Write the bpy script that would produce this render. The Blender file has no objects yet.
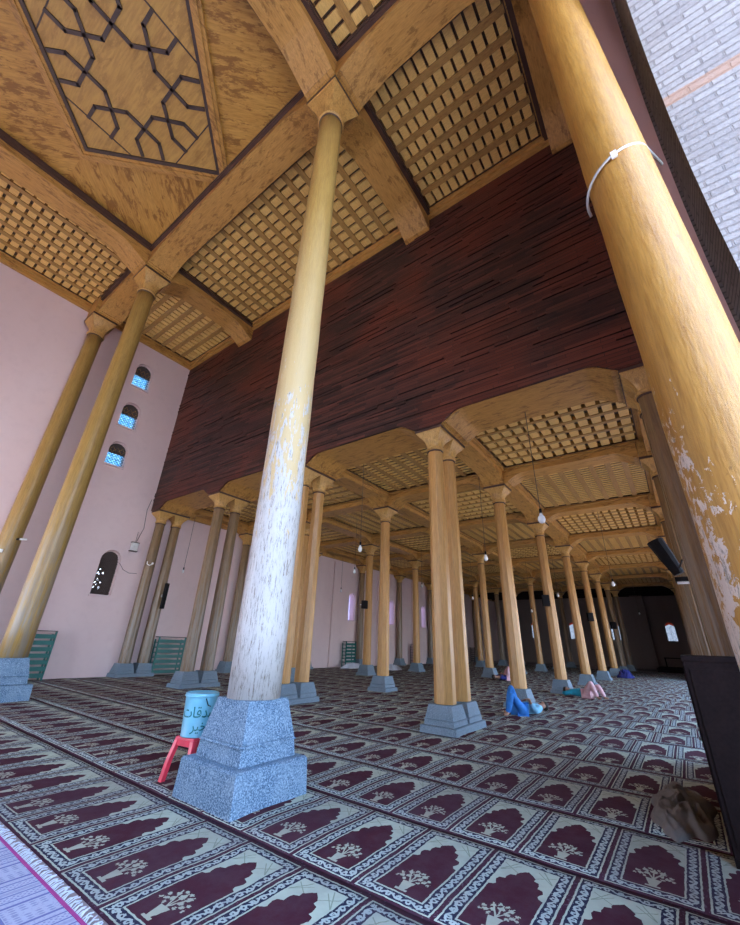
import bpy, math, random
from mathutils import Vector, Matrix, noise
random.seed(7)
sc = bpy.context.scene
C = sc.collection
PI = math.pi

# ---------------------------------------------------------------- node helpers
class N:
    """small wrapper so that shader maths reads like arithmetic"""
    def __init__(s, t, sock): s.t, s.s = t, sock
    def _m(s, op, *a):
        n = s.t.nodes.new('ShaderNodeMath'); n.operation = op
        for i, v in enumerate((s,) + a):
            if isinstance(v, N): s.t.links.new(v.s, n.inputs[i])
            else: n.inputs[i].default_value = v
        return N(s.t, n.outputs[0])
    def __add__(s, o): return s._m('ADD', o)
    def __radd__(s, o): return s._m('ADD', o)
    def __sub__(s, o): return s._m('SUBTRACT', o)
    def __rsub__(s, o): return s._m('MULTIPLY', -1.0)._m('ADD', o)
    def __mul__(s, o): return s._m('MULTIPLY', o)
    def __rmul__(s, o): return s._m('MULTIPLY', o)
    def lt(s, o): return s._m('LESS_THAN', o)
    def gt(s, o): return s._m('GREATER_THAN', o)
    def abs(s): return s._m('ABSOLUTE')
    def sin(s): return s._m('SINE')
    def fract(s): return s._m('FRACT')
    def floor(s): return s._m('FLOOR')
    def min(s, o): return s._m('MINIMUM', o)
    def max(s, o): return s._m('MAXIMUM', o)
    def sqrt(s): return s._m('SQRT')
    def mod(s, o): return s._m('MODULO', o)

def new_mat(name, rough=.6, spec=.5):
    m = bpy.data.materials.new(name); m.use_nodes = True
    t = m.node_tree; b = t.nodes['Principled BSDF']
    b.inputs['Roughness'].default_value = rough
    b.inputs['Specular IOR Level'].default_value = spec
    return m, t, b
def rgb(c): return (c[0], c[1], c[2], 1)
def coords(t, scale=(1, 1, 1), out='Object', rot=(0, 0, 0)):
    tc = t.nodes.new('ShaderNodeTexCoord'); mp = t.nodes.new('ShaderNodeMapping')
    mp.inputs['Scale'].default_value = scale; mp.inputs['Rotation'].default_value = rot
    t.links.new(tc.outputs[out], mp.inputs[0]); return mp.outputs[0]
def noise_tex(t, vec, scale=5, detail=4, rough=.6, dist=0):
    n = t.nodes.new('ShaderNodeTexNoise'); t.links.new(vec, n.inputs['Vector'])
    n.inputs['Scale'].default_value = scale; n.inputs['Detail'].default_value = detail
    n.inputs['Roughness'].default_value = rough; n.inputs['Distortion'].default_value = dist
    return n.outputs['Fac']
def ramp(t, fac, stops, interp='LINEAR'):
    r = t.nodes.new('ShaderNodeValToRGB'); r.color_ramp.interpolation = interp
    e = r.color_ramp.elements
    while len(e) < len(stops): e.new(.5)
    for i, (p, c) in enumerate(stops):
        e[i].position = p; e[i].color = rgb(c) if hasattr(c, '__len__') else (c, c, c, 1)
    t.links.new(fac.s if isinstance(fac, N) else fac, r.inputs[0]); return r.outputs[0]
def mix(t, fac, a, b, mode='MIX'):
    m = t.nodes.new('ShaderNodeMix'); m.data_type = 'RGBA'; m.blend_type = mode
    for i, v in ((0, fac), (6, a), (7, b)):
        if isinstance(v, N): v = v.s
        if isinstance(v, bpy.types.NodeSocket): t.links.new(v, m.inputs[i])
        elif hasattr(v, '__len__'): m.inputs[i].default_value = rgb(v)
        else: m.inputs[i].default_value = v
    return m.outputs[2]
def bump(t, b, h, strength=.3, dist=.02):
    n = t.nodes.new('ShaderNodeBump'); n.inputs['Strength'].default_value = strength
    n.inputs['Distance'].default_value = dist
    t.links.new(h.s if isinstance(h, N) else h, n.inputs['Height']); t.links.new(n.outputs[0], b.inputs['Normal'])

def wood(name, light, mid, dark, axis='X', s=1.0, fleck=.5, rough=.45, boards=0, ft=.66):
    """streaky varnished softwood; grain runs along the given local axis"""
    m, t, b = new_mat(name, rough)
    g, a = .12, 1.0
    sc_ = {'X': (g, a, a), 'Y': (a, g, a), 'Z': (a, a, g)}[axis]
    v = coords(t, tuple(k * s for k in sc_))
    n1 = noise_tex(t, v, 9, 8, .62, .5)
    n2 = noise_tex(t, v, 34, 4, .6)
    col = ramp(t, n1, [(.3, mid), (.62, light)])
    col = mix(t, .35, col, ramp(t, n2, [(.35, dark), (.6, light)]))
    fv = coords(t, tuple((.3 if k == g else 1.0) * s for k in sc_))
    n3 = noise_tex(t, fv, 7, 6, .75, .3)
    n4 = noise_tex(t, coords(t, (s, s, s)), .7, 2, .5)
    fl = (N(t, n3) + N(t, n4) * .25)
    msk = ramp(t, fl, [(ft, 0.), (ft + .07, 1.)])
    col = mix(t, N(t, msk) * fleck, col, dark)
    if boards:
        sx = t.nodes.new('ShaderNodeSeparateXYZ'); t.links.new(coords(t), sx.inputs[0])
        ax = N(t, sx.outputs['Y' if axis == 'X' else 'X']) * (1 / boards)
        line = ax.fract().lt(.03)
        col = mix(t, line * .6, col, dark)
    t.links.new(col, b.inputs['Base Color'])
    bump(t, b, n1, .25, .01)
    return m

GOLD = ((.60, .33, .088), (.44, .222, .05), (.22, .10, .022))
M = {}
M['beam'] = wood('varnished_beam_wood', *GOLD, axis='X', fleck=.75)
M['beam_y'] = wood('varnished_cornice_wood', *GOLD, axis='Y', fleck=.45)
M['board'] = wood('varnished_ceiling_boards', (.56, .32, .10), (.44, .235, .065), (.16, .07, .02), axis='X', s=.8, fleck=.95, boards=.0)
M['block'] = wood('pale_lattice_wood', (.88, .60, .20), (.76, .48, .14), (.42, .22, .06), axis='X', s=3, fleck=.2)
M['slat'] = wood('lattice_slat_wood', (.50, .29, .085), (.38, .205, .05), (.15, .07, .022), axis='X', s=2, fleck=.3)
M['dark_trim'] = wood('dark_stained_moulding', (.10, .05, .035), (.065, .032, .026), (.03, .015, .014), axis='X', s=2, fleck=.2)
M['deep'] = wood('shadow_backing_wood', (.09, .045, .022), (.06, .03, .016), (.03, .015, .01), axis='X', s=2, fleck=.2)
M['strap'] = wood('charcoal_strapwork_wood', (.075, .05, .045), (.05, .032, .03), (.025, .017, .016), axis='X', s=3, fleck=.1)
M['capital'] = wood('capital_wood', (.66, .40, .12), (.52, .28, .07), (.20, .09, .025), axis='Z', s=2, fleck=.4)

def shaft_mat(name, light, mid, dark, peel=None, top=None, grey=0., zs=(2.5, 5.0), side=None, peelcol=(.74, .73, .70), fleck=.5):
    """column shaft: long vertical grain, knots, and worn or flaked paint low down"""
    m, t, b = new_mat(name, .38)
    v = coords(t, (1, 1, .07)); n1 = noise_tex(t, v, 16, 8, .6, .3); n2 = noise_tex(t, v, 60, 3, .6)
    col = ramp(t, n1, [(.32, mid), (.62, light)])
    col = mix(t, .3, col, ramp(t, n2, [(.35, dark), (.6, light)]))
    kn = noise_tex(t, coords(t, (1, 1, .4)), 9, 5, .7)
    col = mix(t, N(t, ramp(t, kn, [(.66, 0.), (.73, 1.)])) * fleck, col, dark)
    sx = t.nodes.new('ShaderNodeSeparateXYZ'); t.links.new(coords(t), sx.inputs[0])
    X, Y, Z = (N(t, sx.outputs[i]) for i in range(3))
    if top:      # paint that has faded to a paler tone over the lower shaft
        f = (Z + N(t, noise_tex(t, v, 5, 4, .6)) * 1.6 - zs[0] - .8) * (1 / (zs[1] - zs[0]))
        col = mix(t, f._m('MAXIMUM', 0.)._m('MINIMUM', 1.), top, col)
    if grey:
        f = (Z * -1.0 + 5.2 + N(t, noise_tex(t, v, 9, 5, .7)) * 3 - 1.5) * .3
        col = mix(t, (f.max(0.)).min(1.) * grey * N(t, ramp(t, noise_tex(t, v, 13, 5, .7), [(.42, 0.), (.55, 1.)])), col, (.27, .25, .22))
    if peel:
        pv = coords(t, (1, 1, peel[2])); pn = noise_tex(t, pv, peel[0], 7, .68, .6)
        f = N(t, pn) * 1.0
        # coverage falls with height
        cov = (Z - peel[1]) * (-.12 if peel[3] == 'patch' else -.15) + (.17 if peel[3] == 'patch' else .555)
        if side: cov = cov + (X * side[0] + Y * side[1]) * side[2]
        msk = (f * 1.25 - .125 + cov).gt(1.0) if peel[3] == 'patch' else ((f * 1.5 - .25 + cov - .93) * 20.).max(0.).min(1.)
        cr = noise_tex(t, coords(t, (1, 1, .16)), 42, 7, .8)
        pc = ramp(t, cr, [(.40, (.26, .22, .17)), (.47, peelcol), (.8, tuple(min(1, k * 1.08) for k in peelcol))])
        col = mix(t, msk, col, pc)
        bump(t, b, N(t, pn) * .6 + N(t, cr) * .6, .55, .02)
    else:
        bump(t, b, n1, .3, .01)
    t.links.new(col, b.inputs['Base Color'])
    return m
M['shaft'] = shaft_mat('pine_shaft', (.58, .32, .10), (.43, .215, .06), (.17, .075, .025))
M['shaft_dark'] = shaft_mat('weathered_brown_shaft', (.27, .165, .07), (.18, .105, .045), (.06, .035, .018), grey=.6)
M['shaft_A'] = shaft_mat('pale_flaking_shaft', (.50, .335, .10), (.42, .26, .07), (.24, .13, .04), top=(.64, .48, .24), zs=(4.6, 9.5),
                         peel=(13, 3.2, .22, 'soft'), peelcol=(.60, .575, .54), fleck=.35)
M['shaft_B'] = shaft_mat('olive_brown_shaft', (.44, .275, .075), (.32, .19, .048), (.12, .065, .022), grey=.7)
M['shaft_D'] = shaft_mat('amber_patchy_shaft', (.52, .27, .055), (.40, .185, .03), (.16, .06, .014),
                         peel=(15, 3.1, .6, 'patch'), side=(-.15, .75, 1.0), peelcol=(.70, .58, .48), fleck=.7)

def timber_mat():
    m, t, b = new_mat('dark_red_plank_wall', .5, .4)
    tc = t.nodes.new('ShaderNodeTexCoord'); sx = t.nodes.new('ShaderNodeSeparateXYZ'); t.links.new(tc.outputs['Object'], sx.inputs[0])
    cb = t.nodes.new('ShaderNodeCombineXYZ'); t.links.new(sx.outputs['Y'], cb.inputs[0]); t.links.new(sx.outputs['Z'], cb.inputs[1])
    br = t.nodes.new('ShaderNodeTexBrick'); t.links.new(cb.outputs[0], br.inputs['Vector'])
    br.inputs['Scale'].default_value = 1; br.inputs['Brick Width'].default_value = 1.05; br.inputs['Row Height'].default_value = .088
    br.inputs['Mortar Size'].default_value = .006; br.inputs['Mortar Smooth'].default_value = .3
    br.offset = .37; br.offset_frequency = 2; br.squash = 1.3; br.squash_frequency = 3
    br.inputs['Color1'].default_value = (0, 0, 0, 1); br.inputs['Color2'].default_value = (1, 1, 1, 1); br.inputs['Mortar'].default_value = (.2, .2, .2, 1)
    tone = ramp(t, br.outputs['Color'], [(0, (.013, .009, .009)), (.35, (.030, .015, .014)), (.6, (.058, .023, .019)), (1., (.150, .052, .038))])
    v = coords(t, (1, .1, 1)); n1 = noise_tex(t, v, 10, 7, .7, .5)
    big = noise_tex(t, coords(t, (1, .5, .7)), .55, 3, .6)
    col = mix(t, .42, tone, ramp(t, n1, [(.38, (.018, .011, .011)), (.62, (.115, .044, .033))]))
    col = mix(t, N(t, ramp(t, big, [(.45, 0.), (.62, 1.)])) * .55, col, (.19, .040, .020))
    col = mix(t, N(t, br.outputs['Fac']) * .8, col, (.008, .005, .005))
    t.links.new(col, b.inputs['Base Color'])
    bump(t, b, N(t, br.outputs['Color']) * .5 + N(t, n1) * .4 - N(t, br.outputs['Fac']) * 1.0, .8, .03)
    return m
M['timber'] = timber_mat()

def plaster(name, c1, c2, stain=(.5, .36, .36), sc_=.35):
    m, t, b = new_mat(name, .85, .2)
    n = noise_tex(t, coords(t, (1, 1, .45)), sc_, 5, .6); n2 = noise_tex(t, coords(t), 3.5, 5, .6)
    col = ramp(t, n, [(.3, c1), (.7, c2)])
    col = mix(t, N(t, ramp(t, n2, [(.5, 0.), (.75, 1.)])) * .12, col, stain)
    t.links.new(col, b.inputs['Base Color']); bump(t, b, n2, .08, .02); return m
M['pink'] = plaster('pink_plaster', (.74, .575, .56), (.82, .665, .645))
M['greywall'] = plaster('grey_brown_plaster', (.24, .20, .185), (.30, .25, .23), (.15, .13, .12))
M['mauve'] = plaster('mauve_plaster', (.58, .40, .42), (.64, .46, .47), (.45, .3, .3))

def stone(name, c1, c2, c3, s=1):
    m, t, b = new_mat(name, .75, .3)
    v = coords(t, (s, s, s))
    n1 = noise_tex(t, v, 75, 3, .7); n2 = noise_tex(t, v, 3, 5, .6)
    col = ramp(t, n1, [(.40, c1), (.5, c2), (.60, c3)])
    col = mix(t, N(t, ramp(t, n2, [(.4, 0.), (.7, 1.)])) * .35, col, c3)
    t.links.new(col, b.inputs['Base Color'])
    bump(t, b, N(t, n1) + N(t, n2) * 1.5, .6, .012); return m
M['stone'] = stone('chiselled_blue_grey_stone', (.05, .10, .165), (.12, .215, .32), (.34, .46, .57))
M['stone_soft'] = stone('smooth_blue_grey_stone', (.12, .17, .21), (.165, .225, .275), (.235, .30, .35))

def brick_mat(name, c1, c2, mort, axes, w=.42, h=.11, band=None, shift=None):
    m, t, b = new_mat(name, .8, .2)
    tc = t.nodes.new('ShaderNodeTexCoord'); sx = t.nodes.new('ShaderNodeSeparateXYZ'); t.links.new(tc.outputs['Object'], sx.inputs[0])
    cb = t.nodes.new('ShaderNodeCombineXYZ')
    for i, a in enumerate(axes): t.links.new(sx.outputs[a], cb.inputs[i])
    br = t.nodes.new('ShaderNodeTexBrick'); t.links.new(cb.outputs[0], br.inputs['Vector'])
    for k, v in (('Scale', 1), ('Brick Width', w), ('Row Height', h), ('Mortar Size', .011), ('Mortar Smooth', .2)): br.inputs[k].default_value = v
    br.inputs['Color1'].default_value = rgb(c1); br.inputs['Color2'].default_value = rgb(c2); br.inputs['Mortar'].default_value = rgb(mort)
    n = noise_tex(t, coords(t), 22, 6, .75)
    col = mix(t, .35, br.outputs['Color'], ramp(t, n, [(.35, tuple(k * .6 for k in c1)), (.65, c2)]))
    if band:
        z = N(t, sx.outputs['Z']); msk = z.gt(band[0]) * z.lt(band[1])
        col = mix(t, msk * .6, col, (.45, .24, .14))
    t.links.new(col, b.inputs['Base Color'])
    bump(t, b, N(t, n) * .5 - N(t, br.outputs['Fac']) * 1.2, .9, .03); return m
M['brick'] = brick_mat('pale_weathered_brick', (.30, .28, .28), (.42, .40, .40), (.22, .20, .195), ('Y', 'Z'), w=.34, h=.082, band=(6.95, 7.08))
M['ringbrick'] = brick_mat('shaded_arch_ring_brick', (.15, .135, .14), (.22, .195, .20), (.06, .055, .055), ('X', 'Z'), w=.6, h=.075)  # the ring's unlit inner face: its shade is put into the brick colour

def simple(name, c, rough=.6, metal=0, var=.12, s=8, emit=None, spec=.5):
    m, t, b = new_mat(name, rough, spec); b.inputs['Metallic'].default_value = metal
    n = noise_tex(t, coords(t), s, 4, .6)
    lo = tuple(k * (1 - var) for k in c); hi = tuple(min(1, k * (1 + var)) for k in c)
    t.links.new(ramp(t, n, [(.3, lo), (.7, hi)]), b.inputs['Base Color'])
    bump(t, b, n, .08, .005)
    if emit: b.inputs['Emission Color'].default_value = rgb(emit[:3]); b.inputs['Emission Strength'].default_value = emit[3]
    return m
M['floor'] = simple('worn_stone_floor', (.30, .24, .24), .8)
M['paving'] = simple('courtyard_paving', (.42, .38, .34), .9, s=2)
M['green'] = simple('teal_green_paint', (.012, .13, .115), .45)
M['black'] = simple('black_plastic', (.012, .012, .014), .75, spec=.15)
M['cabinet'] = wood('near_black_cabinet_wood', (.022, .014, .014), (.015, .010, .010), (.009, .006, .006), axis='X', s=1, fleck=.2, rough=.85)
M['cabinet'].node_tree.nodes['Principled BSDF'].inputs['Specular IOR Level'].default_value = .1
M['white'] = simple('white_plastic', (.78, .78, .76), .4)
M['bulb'] = simple('frosted_bulb_glass', (.85, .88, .9), .15)
M['cord'] = simple('dark_cord', (.09, .075, .06), .7)
M['red'] = simple('red_plastic', (.78, .05, .085), .32)
M['bucket'] = simple('sky_blue_painted_tin', (.20, .52, .66), .3, s=5, var=.15)
M['ink'] = simple('teal_brush_paint', (.01, .16, .17), .5)
M['magenta'] = simple('magenta_edging', (.42, .05, .25), .9)
M['cloth_grey'] = simple('dusty_grey_cloth', (.17, .155, .14), .95)
M['cloth_white'] = simple('white_cloth', (.62, .66, .74), .9)
M['metal'] = simple('zinc_conduit', (.55, .56, .56), .35, .6)
M['lattice_dark'] = simple('dark_window_lattice', (.10, .075, .065), .6)
M['lattice_blue'] = simple('pale_blue_window_lattice', (.42, .62, .75), .6)
M['skin'] = simple('skin', (.36, .19, .12), .5)
M['hair'] = simple('dark_hair', (.02, .015, .012), .6)
M['denim'] = simple('bright_blue_cotton', (.03, .19, .55), .9, var=.25)
M['lightblue'] = simple('light_blue_cotton', (.22, .52, .72), .9, var=.2)
M['teal'] = simple('teal_cotton', (.02, .30, .42), .9, var=.25)
M['pinkcloth'] = simple('pale_pink_cotton', (.68, .42, .44), .9, var=.15)
M['navy'] = simple('navy_cotton', (.02, .025, .16), .9, var=.3)
M['brownc'] = simple('dark_brown_cotton', (.07, .04, .04), .9)
def glass_mat(name, c, a=.35):
    m, t, b = new_mat(name, .1); b.inputs['Base Color'].default_value = rgb(c); b.inputs['Alpha'].default_value = a
    n = noise_tex(t, coords(t), 5, 3, .5); t.links.new(ramp(t, n, [(.3, tuple(k * .85 for k in c)), (.7, c)]), b.inputs['Base Color']); return m
def lit_glass(name, c, c2):
    m, t, b = new_mat(name, .2)
    tr = t.nodes.new('ShaderNodeBsdfTranslucent'); mx = t.nodes.new('ShaderNodeMixShader'); mx.inputs[0].default_value = .12
    n = noise_tex(t, coords(t), 16, 4, .7); t.links.new(ramp(t, n, [(.42, c), (.58, c2)]), tr.inputs['Color'])
    b.inputs['Base Color'].default_value = rgb(c)
    t.links.new(tr.outputs[0], mx.inputs[1]); t.links.new(b.outputs[0], mx.inputs[2]); t.links.new(mx.outputs[0], t.nodes['Material Output'].inputs[0]); return m
M['glass'] = lit_glass('blue_window_glass', (.07, .26, .42), (.42, .58, .62))
M['redglass'] = lit_glass('salmon_fanlight', (.75, .16, .09), (.80, .24, .14))
M['glass_pale'] = lit_glass('pale_lilac_window_glass', (.36, .33, .42), (.46, .42, .50))
M['glass_clear'] = lit_glass('milky_window_glass', (.20, .21, .22), (.34, .34, .34))

def carpet_mat(name, phase, seed):
    m, t, b = new_mat(name, .95, .1)
    tc = t.nodes.new('ShaderNodeTexCoord'); sx = t.nodes.new('ShaderNodeSeparateXYZ'); t.links.new(tc.outputs['Object'], sx.inputs[0])
    wob = noise_tex(t, coords(t), 26, 2, .5)
    wobn = (N(t, wob) - .5) * .014
    u = N(t, sx.outputs['X']) + wobn
    yy = (N(t, sx.outputs['Y']) - phase + 60.0) * (1 / .6)
    idx = yy.floor()
    v = yy.fract() * .6
    c = v - .3 + wobn
    ac = c.abs()
    dx = (u - .02).min(1.135 - u); dy = .283 - ac
    d = dx.min(dy)
    CR, NV, MR, GP = (.52, .58, .46), (.018, .024, .055), (.070, .018, .030), (.060, .016, .033)
    # border flowers: a vine that winds along the band with leaf blobs on either side
    side = dy.lt(dx)
    s = side * u + (1 - side) * c
    q = (d - .051) * (1 / .038)
    ph = s * (2 * PI / .15)
    vine = ((q - ph.sin() * .45).abs()).lt(.22)
    wq = N(t, noise_tex(t, coords(t), 48, 3, .6)) - .5
    # a rosette every half wave, ringed with leaf blots
    ss = (s * (1 / .075)).fract() - .5
    r2_ = (ss * ss * 3.6 + q * q * .62).sqrt() + wq * .9
    rose = r2_.lt(.52) * (1 - r2_.lt(.15))
    lf = ((ph * 3.0 + 1.0).sin() * (q * 4.2).sin() + wq * 3.).gt(.62)
    lace = vine.max(rose).max(lf * q.abs().lt(.9))
    # niche outline as half width against length
    un = (u - .123) * (1 / .905)
    half = N(t, ramp(t, un, [(0., .195), (.55, .195), (.575, .150), (.60, .140), (.66, .158), (.70, .148), (.715, .108), (.75, .112), (.80, .100), (.815, .062), (.85, .066), (.885, .04), (.925, -.0)]))
    niche = ac.lt(half)
    # vase and bouquet
    vase = ((u - .165).gt(0.)) * ((u - .275).lt(0.)) * (ac.lt(.022 + (u - .165) * .24))
    foot = ((u - .145).gt(0.)) * ((u - .168).lt(0.)) * ac.lt(.045)
    fl = None; fn = noise_tex(t, coords(t), 70, 2, .6)
    for (uu, cc, r) in ((.385, 0, .024), (.345, .045, .018), (.395, .055, .019), (.325, .085, .018), (.36, .105, .014), (.43, .025, .014), (.295, .055, .013), (.31, .118, .012)):
        k = (((u - uu) * (u - uu)) + ((ac - cc) * (ac - cc))).sqrt()
        k = (k + (N(t, fn) - .5) * .045).lt(r); fl = k if fl is None else fl.max(k)
    st = ((ac - (u - .27) * .42).abs().lt(.006)).max(ac.lt(.005)) * u.gt(.27) * u.lt(.43)
    motif = vase.max(foot).max(fl).max(st)
    # twigs in the corners
    tw = ((((u - .93) * 1.3 - (ac - .10)).abs().lt(.006)) + (((u - .93) + (ac - .13)).abs().lt(.005)) + (((u - .965) * .6 + (ac - .13)).abs().lt(.005))) * ac.gt(.06) * u.gt(.80)
    inner = mix(t, niche, CR, MR)
    inner = mix(t, tw.min(1.) * .6 * (1 - niche), inner, (.16, .22, .14))
    inner = mix(t, motif, inner, (.50, .52, .40))
    band = mix(t, lace, NV, (.47, .54, .50))
    col = mix(t, d.gt(.090), band, CR)
    col = mix(t, d.gt(.103), col, inner)
    col = mix(t, d.lt(.013), col, CR)
    gap = d.lt(0.)
    gn = N(t, noise_tex(t, coords(t), 60, 2, .5)).gt(.63)
    col = mix(t, gap, col, mix(t, gn * ac.gt(.2) * .25, GP, (.35, .30, .36)))
    # tone differs a little from mat to mat, plus pile fuzz
    wn = t.nodes.new('ShaderNodeTexWhiteNoise'); wn.noise_dimensions = '1D'; t.links.new((idx + seed).s, wn.inputs['W'])
    col = mix(t, (N(t, wn.outputs['Value']) * .3), col, (.10, .05, .07))
    fz = noise_tex(t, coords(t), 5, 4, .7)
    col = mix(t, N(t, ramp(t, fz, [(.35, .18), (.6, 0.)])), col, (.13, .10, .12))
    t.links.new(col, b.inputs['Base Color'])
    pile = noise_tex(t, coords(t), 260, 2, .6)
    bump(t, b, N(t, pile) * .35 + N(t, fz) * .8, .5, .01)
    return m

def pale_rug_mat():
    m, t, b = new_mat('pale_lavender_rug', .95, .1)
    tc = t.nodes.new('ShaderNodeTexCoord'); sx = t.nodes.new('ShaderNodeSeparateXYZ'); t.links.new(tc.outputs['Object'], sx.inputs[0])
    u = (N(t, sx.outputs['X']) * -1.0 + 3.0); yv = ((N(t, sx.outputs['Y']) + 30.1) * (1 / .56)).fract() * .56
    u = u.mod(1.15); c = (yv - .28).abs(); d = (u - .03).min(1.12 - u).min(.265 - c)
    BG, LN = (.50, .52, .66), (.19, .20, .42)
    r1 = (d - .02).abs().lt(.006).max((d - .095).abs().lt(.006)).max((d - .15).abs().lt(.01))
    dots = ((u * 190.).sin() * (c * 190.).sin()).gt(.35) * d.gt(.03) * d.lt(.085)
    zig = (((u * 120.).sin() * .5 + (c * 240.).sin() * .5)).gt(.25) * d.gt(.165) * d.lt(.24)
    wv = N(t, noise_tex(t, coords(t), 70, 3, .6)).gt(.58)
    col = mix(t, r1.max(dots * .6).max(zig * .55), BG, LN)
    col = mix(t, wv * .25, col, LN)
    col = mix(t, d.lt(0.) * .35, col, LN)
    t.links.new(col, b.inputs['Base Color']); bump(t, b, noise_tex(t, coords(t), 200, 2, .6), .4, .008); return m
M['palerug'] = pale_rug_mat()

# ---------------------------------------------------------------- mesh helpers
class MB:
    def __init__(s): s.v, s.f, s.mi = [], [], []
    def add(s, vs, fs, mi=0, mx=None):
        o = len(s.v)
        s.v += [tuple(mx @ Vector(v)) if mx else tuple(v) for v in vs]
        s.f += [tuple(i + o for i in f) for f in fs]; s.mi += [mi] * len(fs); return s
    def box(s, x0, x1, y0, y1, z0, z1, mi=0, mx=None):
        vs = [(x, y, z) for z in (z0, z1) for x, y in ((x0, y0), (x1, y0), (x1, y1), (x0, y1))]
        return s.add(vs, [(3, 2, 1, 0), (4, 5, 6, 7), (0, 1, 5, 4), (1, 2, 6, 5), (2, 3, 7, 6), (3, 0, 4, 7)], mi, mx)
    def frustum(s, hb, ht, z0, z1, mi=0, c=(0, 0)):
        vs = [(c[0] + sx * h, c[1] + sy * h, z) for h, z in ((hb, z0), (ht, z1)) for sx, sy in ((-1, -1), (1, -1), (1, 1), (-1, 1))]
        return s.add(vs, [(3, 2, 1, 0), (4, 5, 6, 7), (0, 1, 5, 4), (1, 2, 6, 5), (2, 3, 7, 6), (3, 0, 4, 7)], mi)
    def rings(s, rings, mi=0, cap=True):
        n = len(rings[0]); o = [p for r in rings for p in r]; fs = []
        for k in range(len(rings) - 1):
            for i in range(n):
                j = (i + 1) % n; fs.append((k * n + i, k * n + j, (k + 1) * n + j, (k + 1) * n + i))
        if cap: fs.append(tuple(reversed(range(n)))); fs.append(tuple((len(rings) - 1) * n + i for i in range(n)))
        return s.add(o, fs, mi)
    def lathe(s, prof, n=16, mi=0, c=(0, 0, 0), ph=0):
        return s.rings([[(c[0] + r * math.cos(2 * PI * i / n + ph), c[1] + r * math.sin(2 * PI * i / n + ph), c[2] + z) for i in range(n)] for r, z in prof], mi)
    def tube(s, pts, r, n=8, mi=0):
        pts = [Vector(p) for p in pts]; rr = []
        for k, p in enumerate(pts):
            d = (pts[min(k + 1, len(pts) - 1)] - pts[max(k - 1, 0)]).normalized()
            a = Vector((0, 0, 1)) if abs(d.z) < .9 else Vector((1, 0, 0))
            e1 = d.cross(a).normalized(); e2 = d.cross(e1)
            q = r[k] if hasattr(r, '__len__') else r
            rr.append([tuple(p + e1 * q * math.cos(2 * PI * i / n) + e2 * q * math.sin(2 * PI * i / n)) for i in range(n)])
        return s.rings(rr, mi)
    def bar(s, a, b, w, h, mi=0):
        """flat bar from a to b, width w in plan, thickness h downward from z"""
        a, b = Vector(a), Vector(b); d = (b - a); d.z = 0; d.normalize(); p = Vector((-d.y, d.x, 0)) * w / 2
        vs = [a - p, b - p, b + p, a + p]; z = Vector((0, 0, h))
        return s.add([tuple(q - z) for q in vs] + [tuple(q) for q in vs], [(3, 2, 1, 0), (4, 5, 6, 7), (0, 1, 5, 4), (1, 2, 6, 5), (2, 3, 7, 6), (3, 0, 4, 7)], mi)
    def mesh(s, name, mats, smooth=False):
        me = bpy.data.meshes.new(name); me.from_pydata(s.v, [], s.f)
        for m in (mats if isinstance(mats, (list, tuple)) else [mats]): me.materials.append(m)
        for i, p in enumerate(me.polygons): p.material_index = s.mi[i]; p.use_smooth = smooth
        me.update(); return me
    def build(s, name, mats, parent=None, smooth=False, bevel=0):
        return link(name, s.mesh(name, mats, smooth), parent, bevel)
def link(name, me, parent=None, bevel=0):
    o = bpy.data.objects.new(name, me); C.objects.link(o)
    if parent: o.parent = parent
    if bevel:
        b = o.modifiers.new('b', 'BEVEL'); b.width = bevel; b.segments = 2; b.limit_method = 'ANGLE'
    return o
def thing(name, label, cat, loc=(0, 0, 0), rz=0, group=None):
    o = bpy.data.objects.new(name, None); C.objects.link(o); o.location = loc; o.rotation_euler = (0, 0, rz)
    o.empty_display_size = .2
    return tag(o, label, cat, group)
def tag(o, label, cat, group=None):
    o['label'] = label; o['category'] = cat
    if group: o['group'] = group
    return o
def struct(o): o['kind'] = 'structure'; return o
def copy_tree(root, loc, rz=None, label=None, group=None):
    r = root.copy(); C.objects.link(r); r.location = loc
    if rz is not None: r.rotation_euler = (0, 0, rz)
    if label: r['label'] = label
    if group: r['group'] = group
    for ch in root.children:
        c = ch.copy(); C.objects.link(c); c.parent = r
        for g in ch.children:
            d = g.copy(); C.objects.link(d); d.parent = c
    return r
ORD = ['first', 'second', 'third', 'fourth', 'fifth', 'sixth', 'seventh', 'eighth', 'ninth', 'tenth', 'eleventh', 'twelfth', 'thirteenth',
       'fourteenth', 'fifteenth', 'sixteenth', 'seventeenth', 'eighteenth', 'nineteenth', 'twentieth']
def ordinal(n):
    if n < 20: return ORD[n]
    t_ = {2: 'twenty', 3: 'thirty', 4: 'forty'}[(n + 1) // 10]; k = (n + 1) % 10
    return (t_[:-1] + 'ieth') if k == 0 else t_ + '-' + ORD[k - 1]

# ---------------------------------------------------------------- layout (metres)
YW = 17.62          # pink wall
XW = 7.6            # timber wall front
ZH, ZHC = 14.3, 14.03
XS = [12.6, 17.65, 22.65, 27.6, 32.6, 37.6, 42.6]
YR = [-.5, 3.97, 8.57, 13.0, 17.3]
ROWN = ['the row nearest the courtyard', 'the right-hand row', 'the middle row', 'the left-hand row', 'the row along the pink wall']
XF = 50.0
ZL = 6.9            # low lattice level

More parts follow.
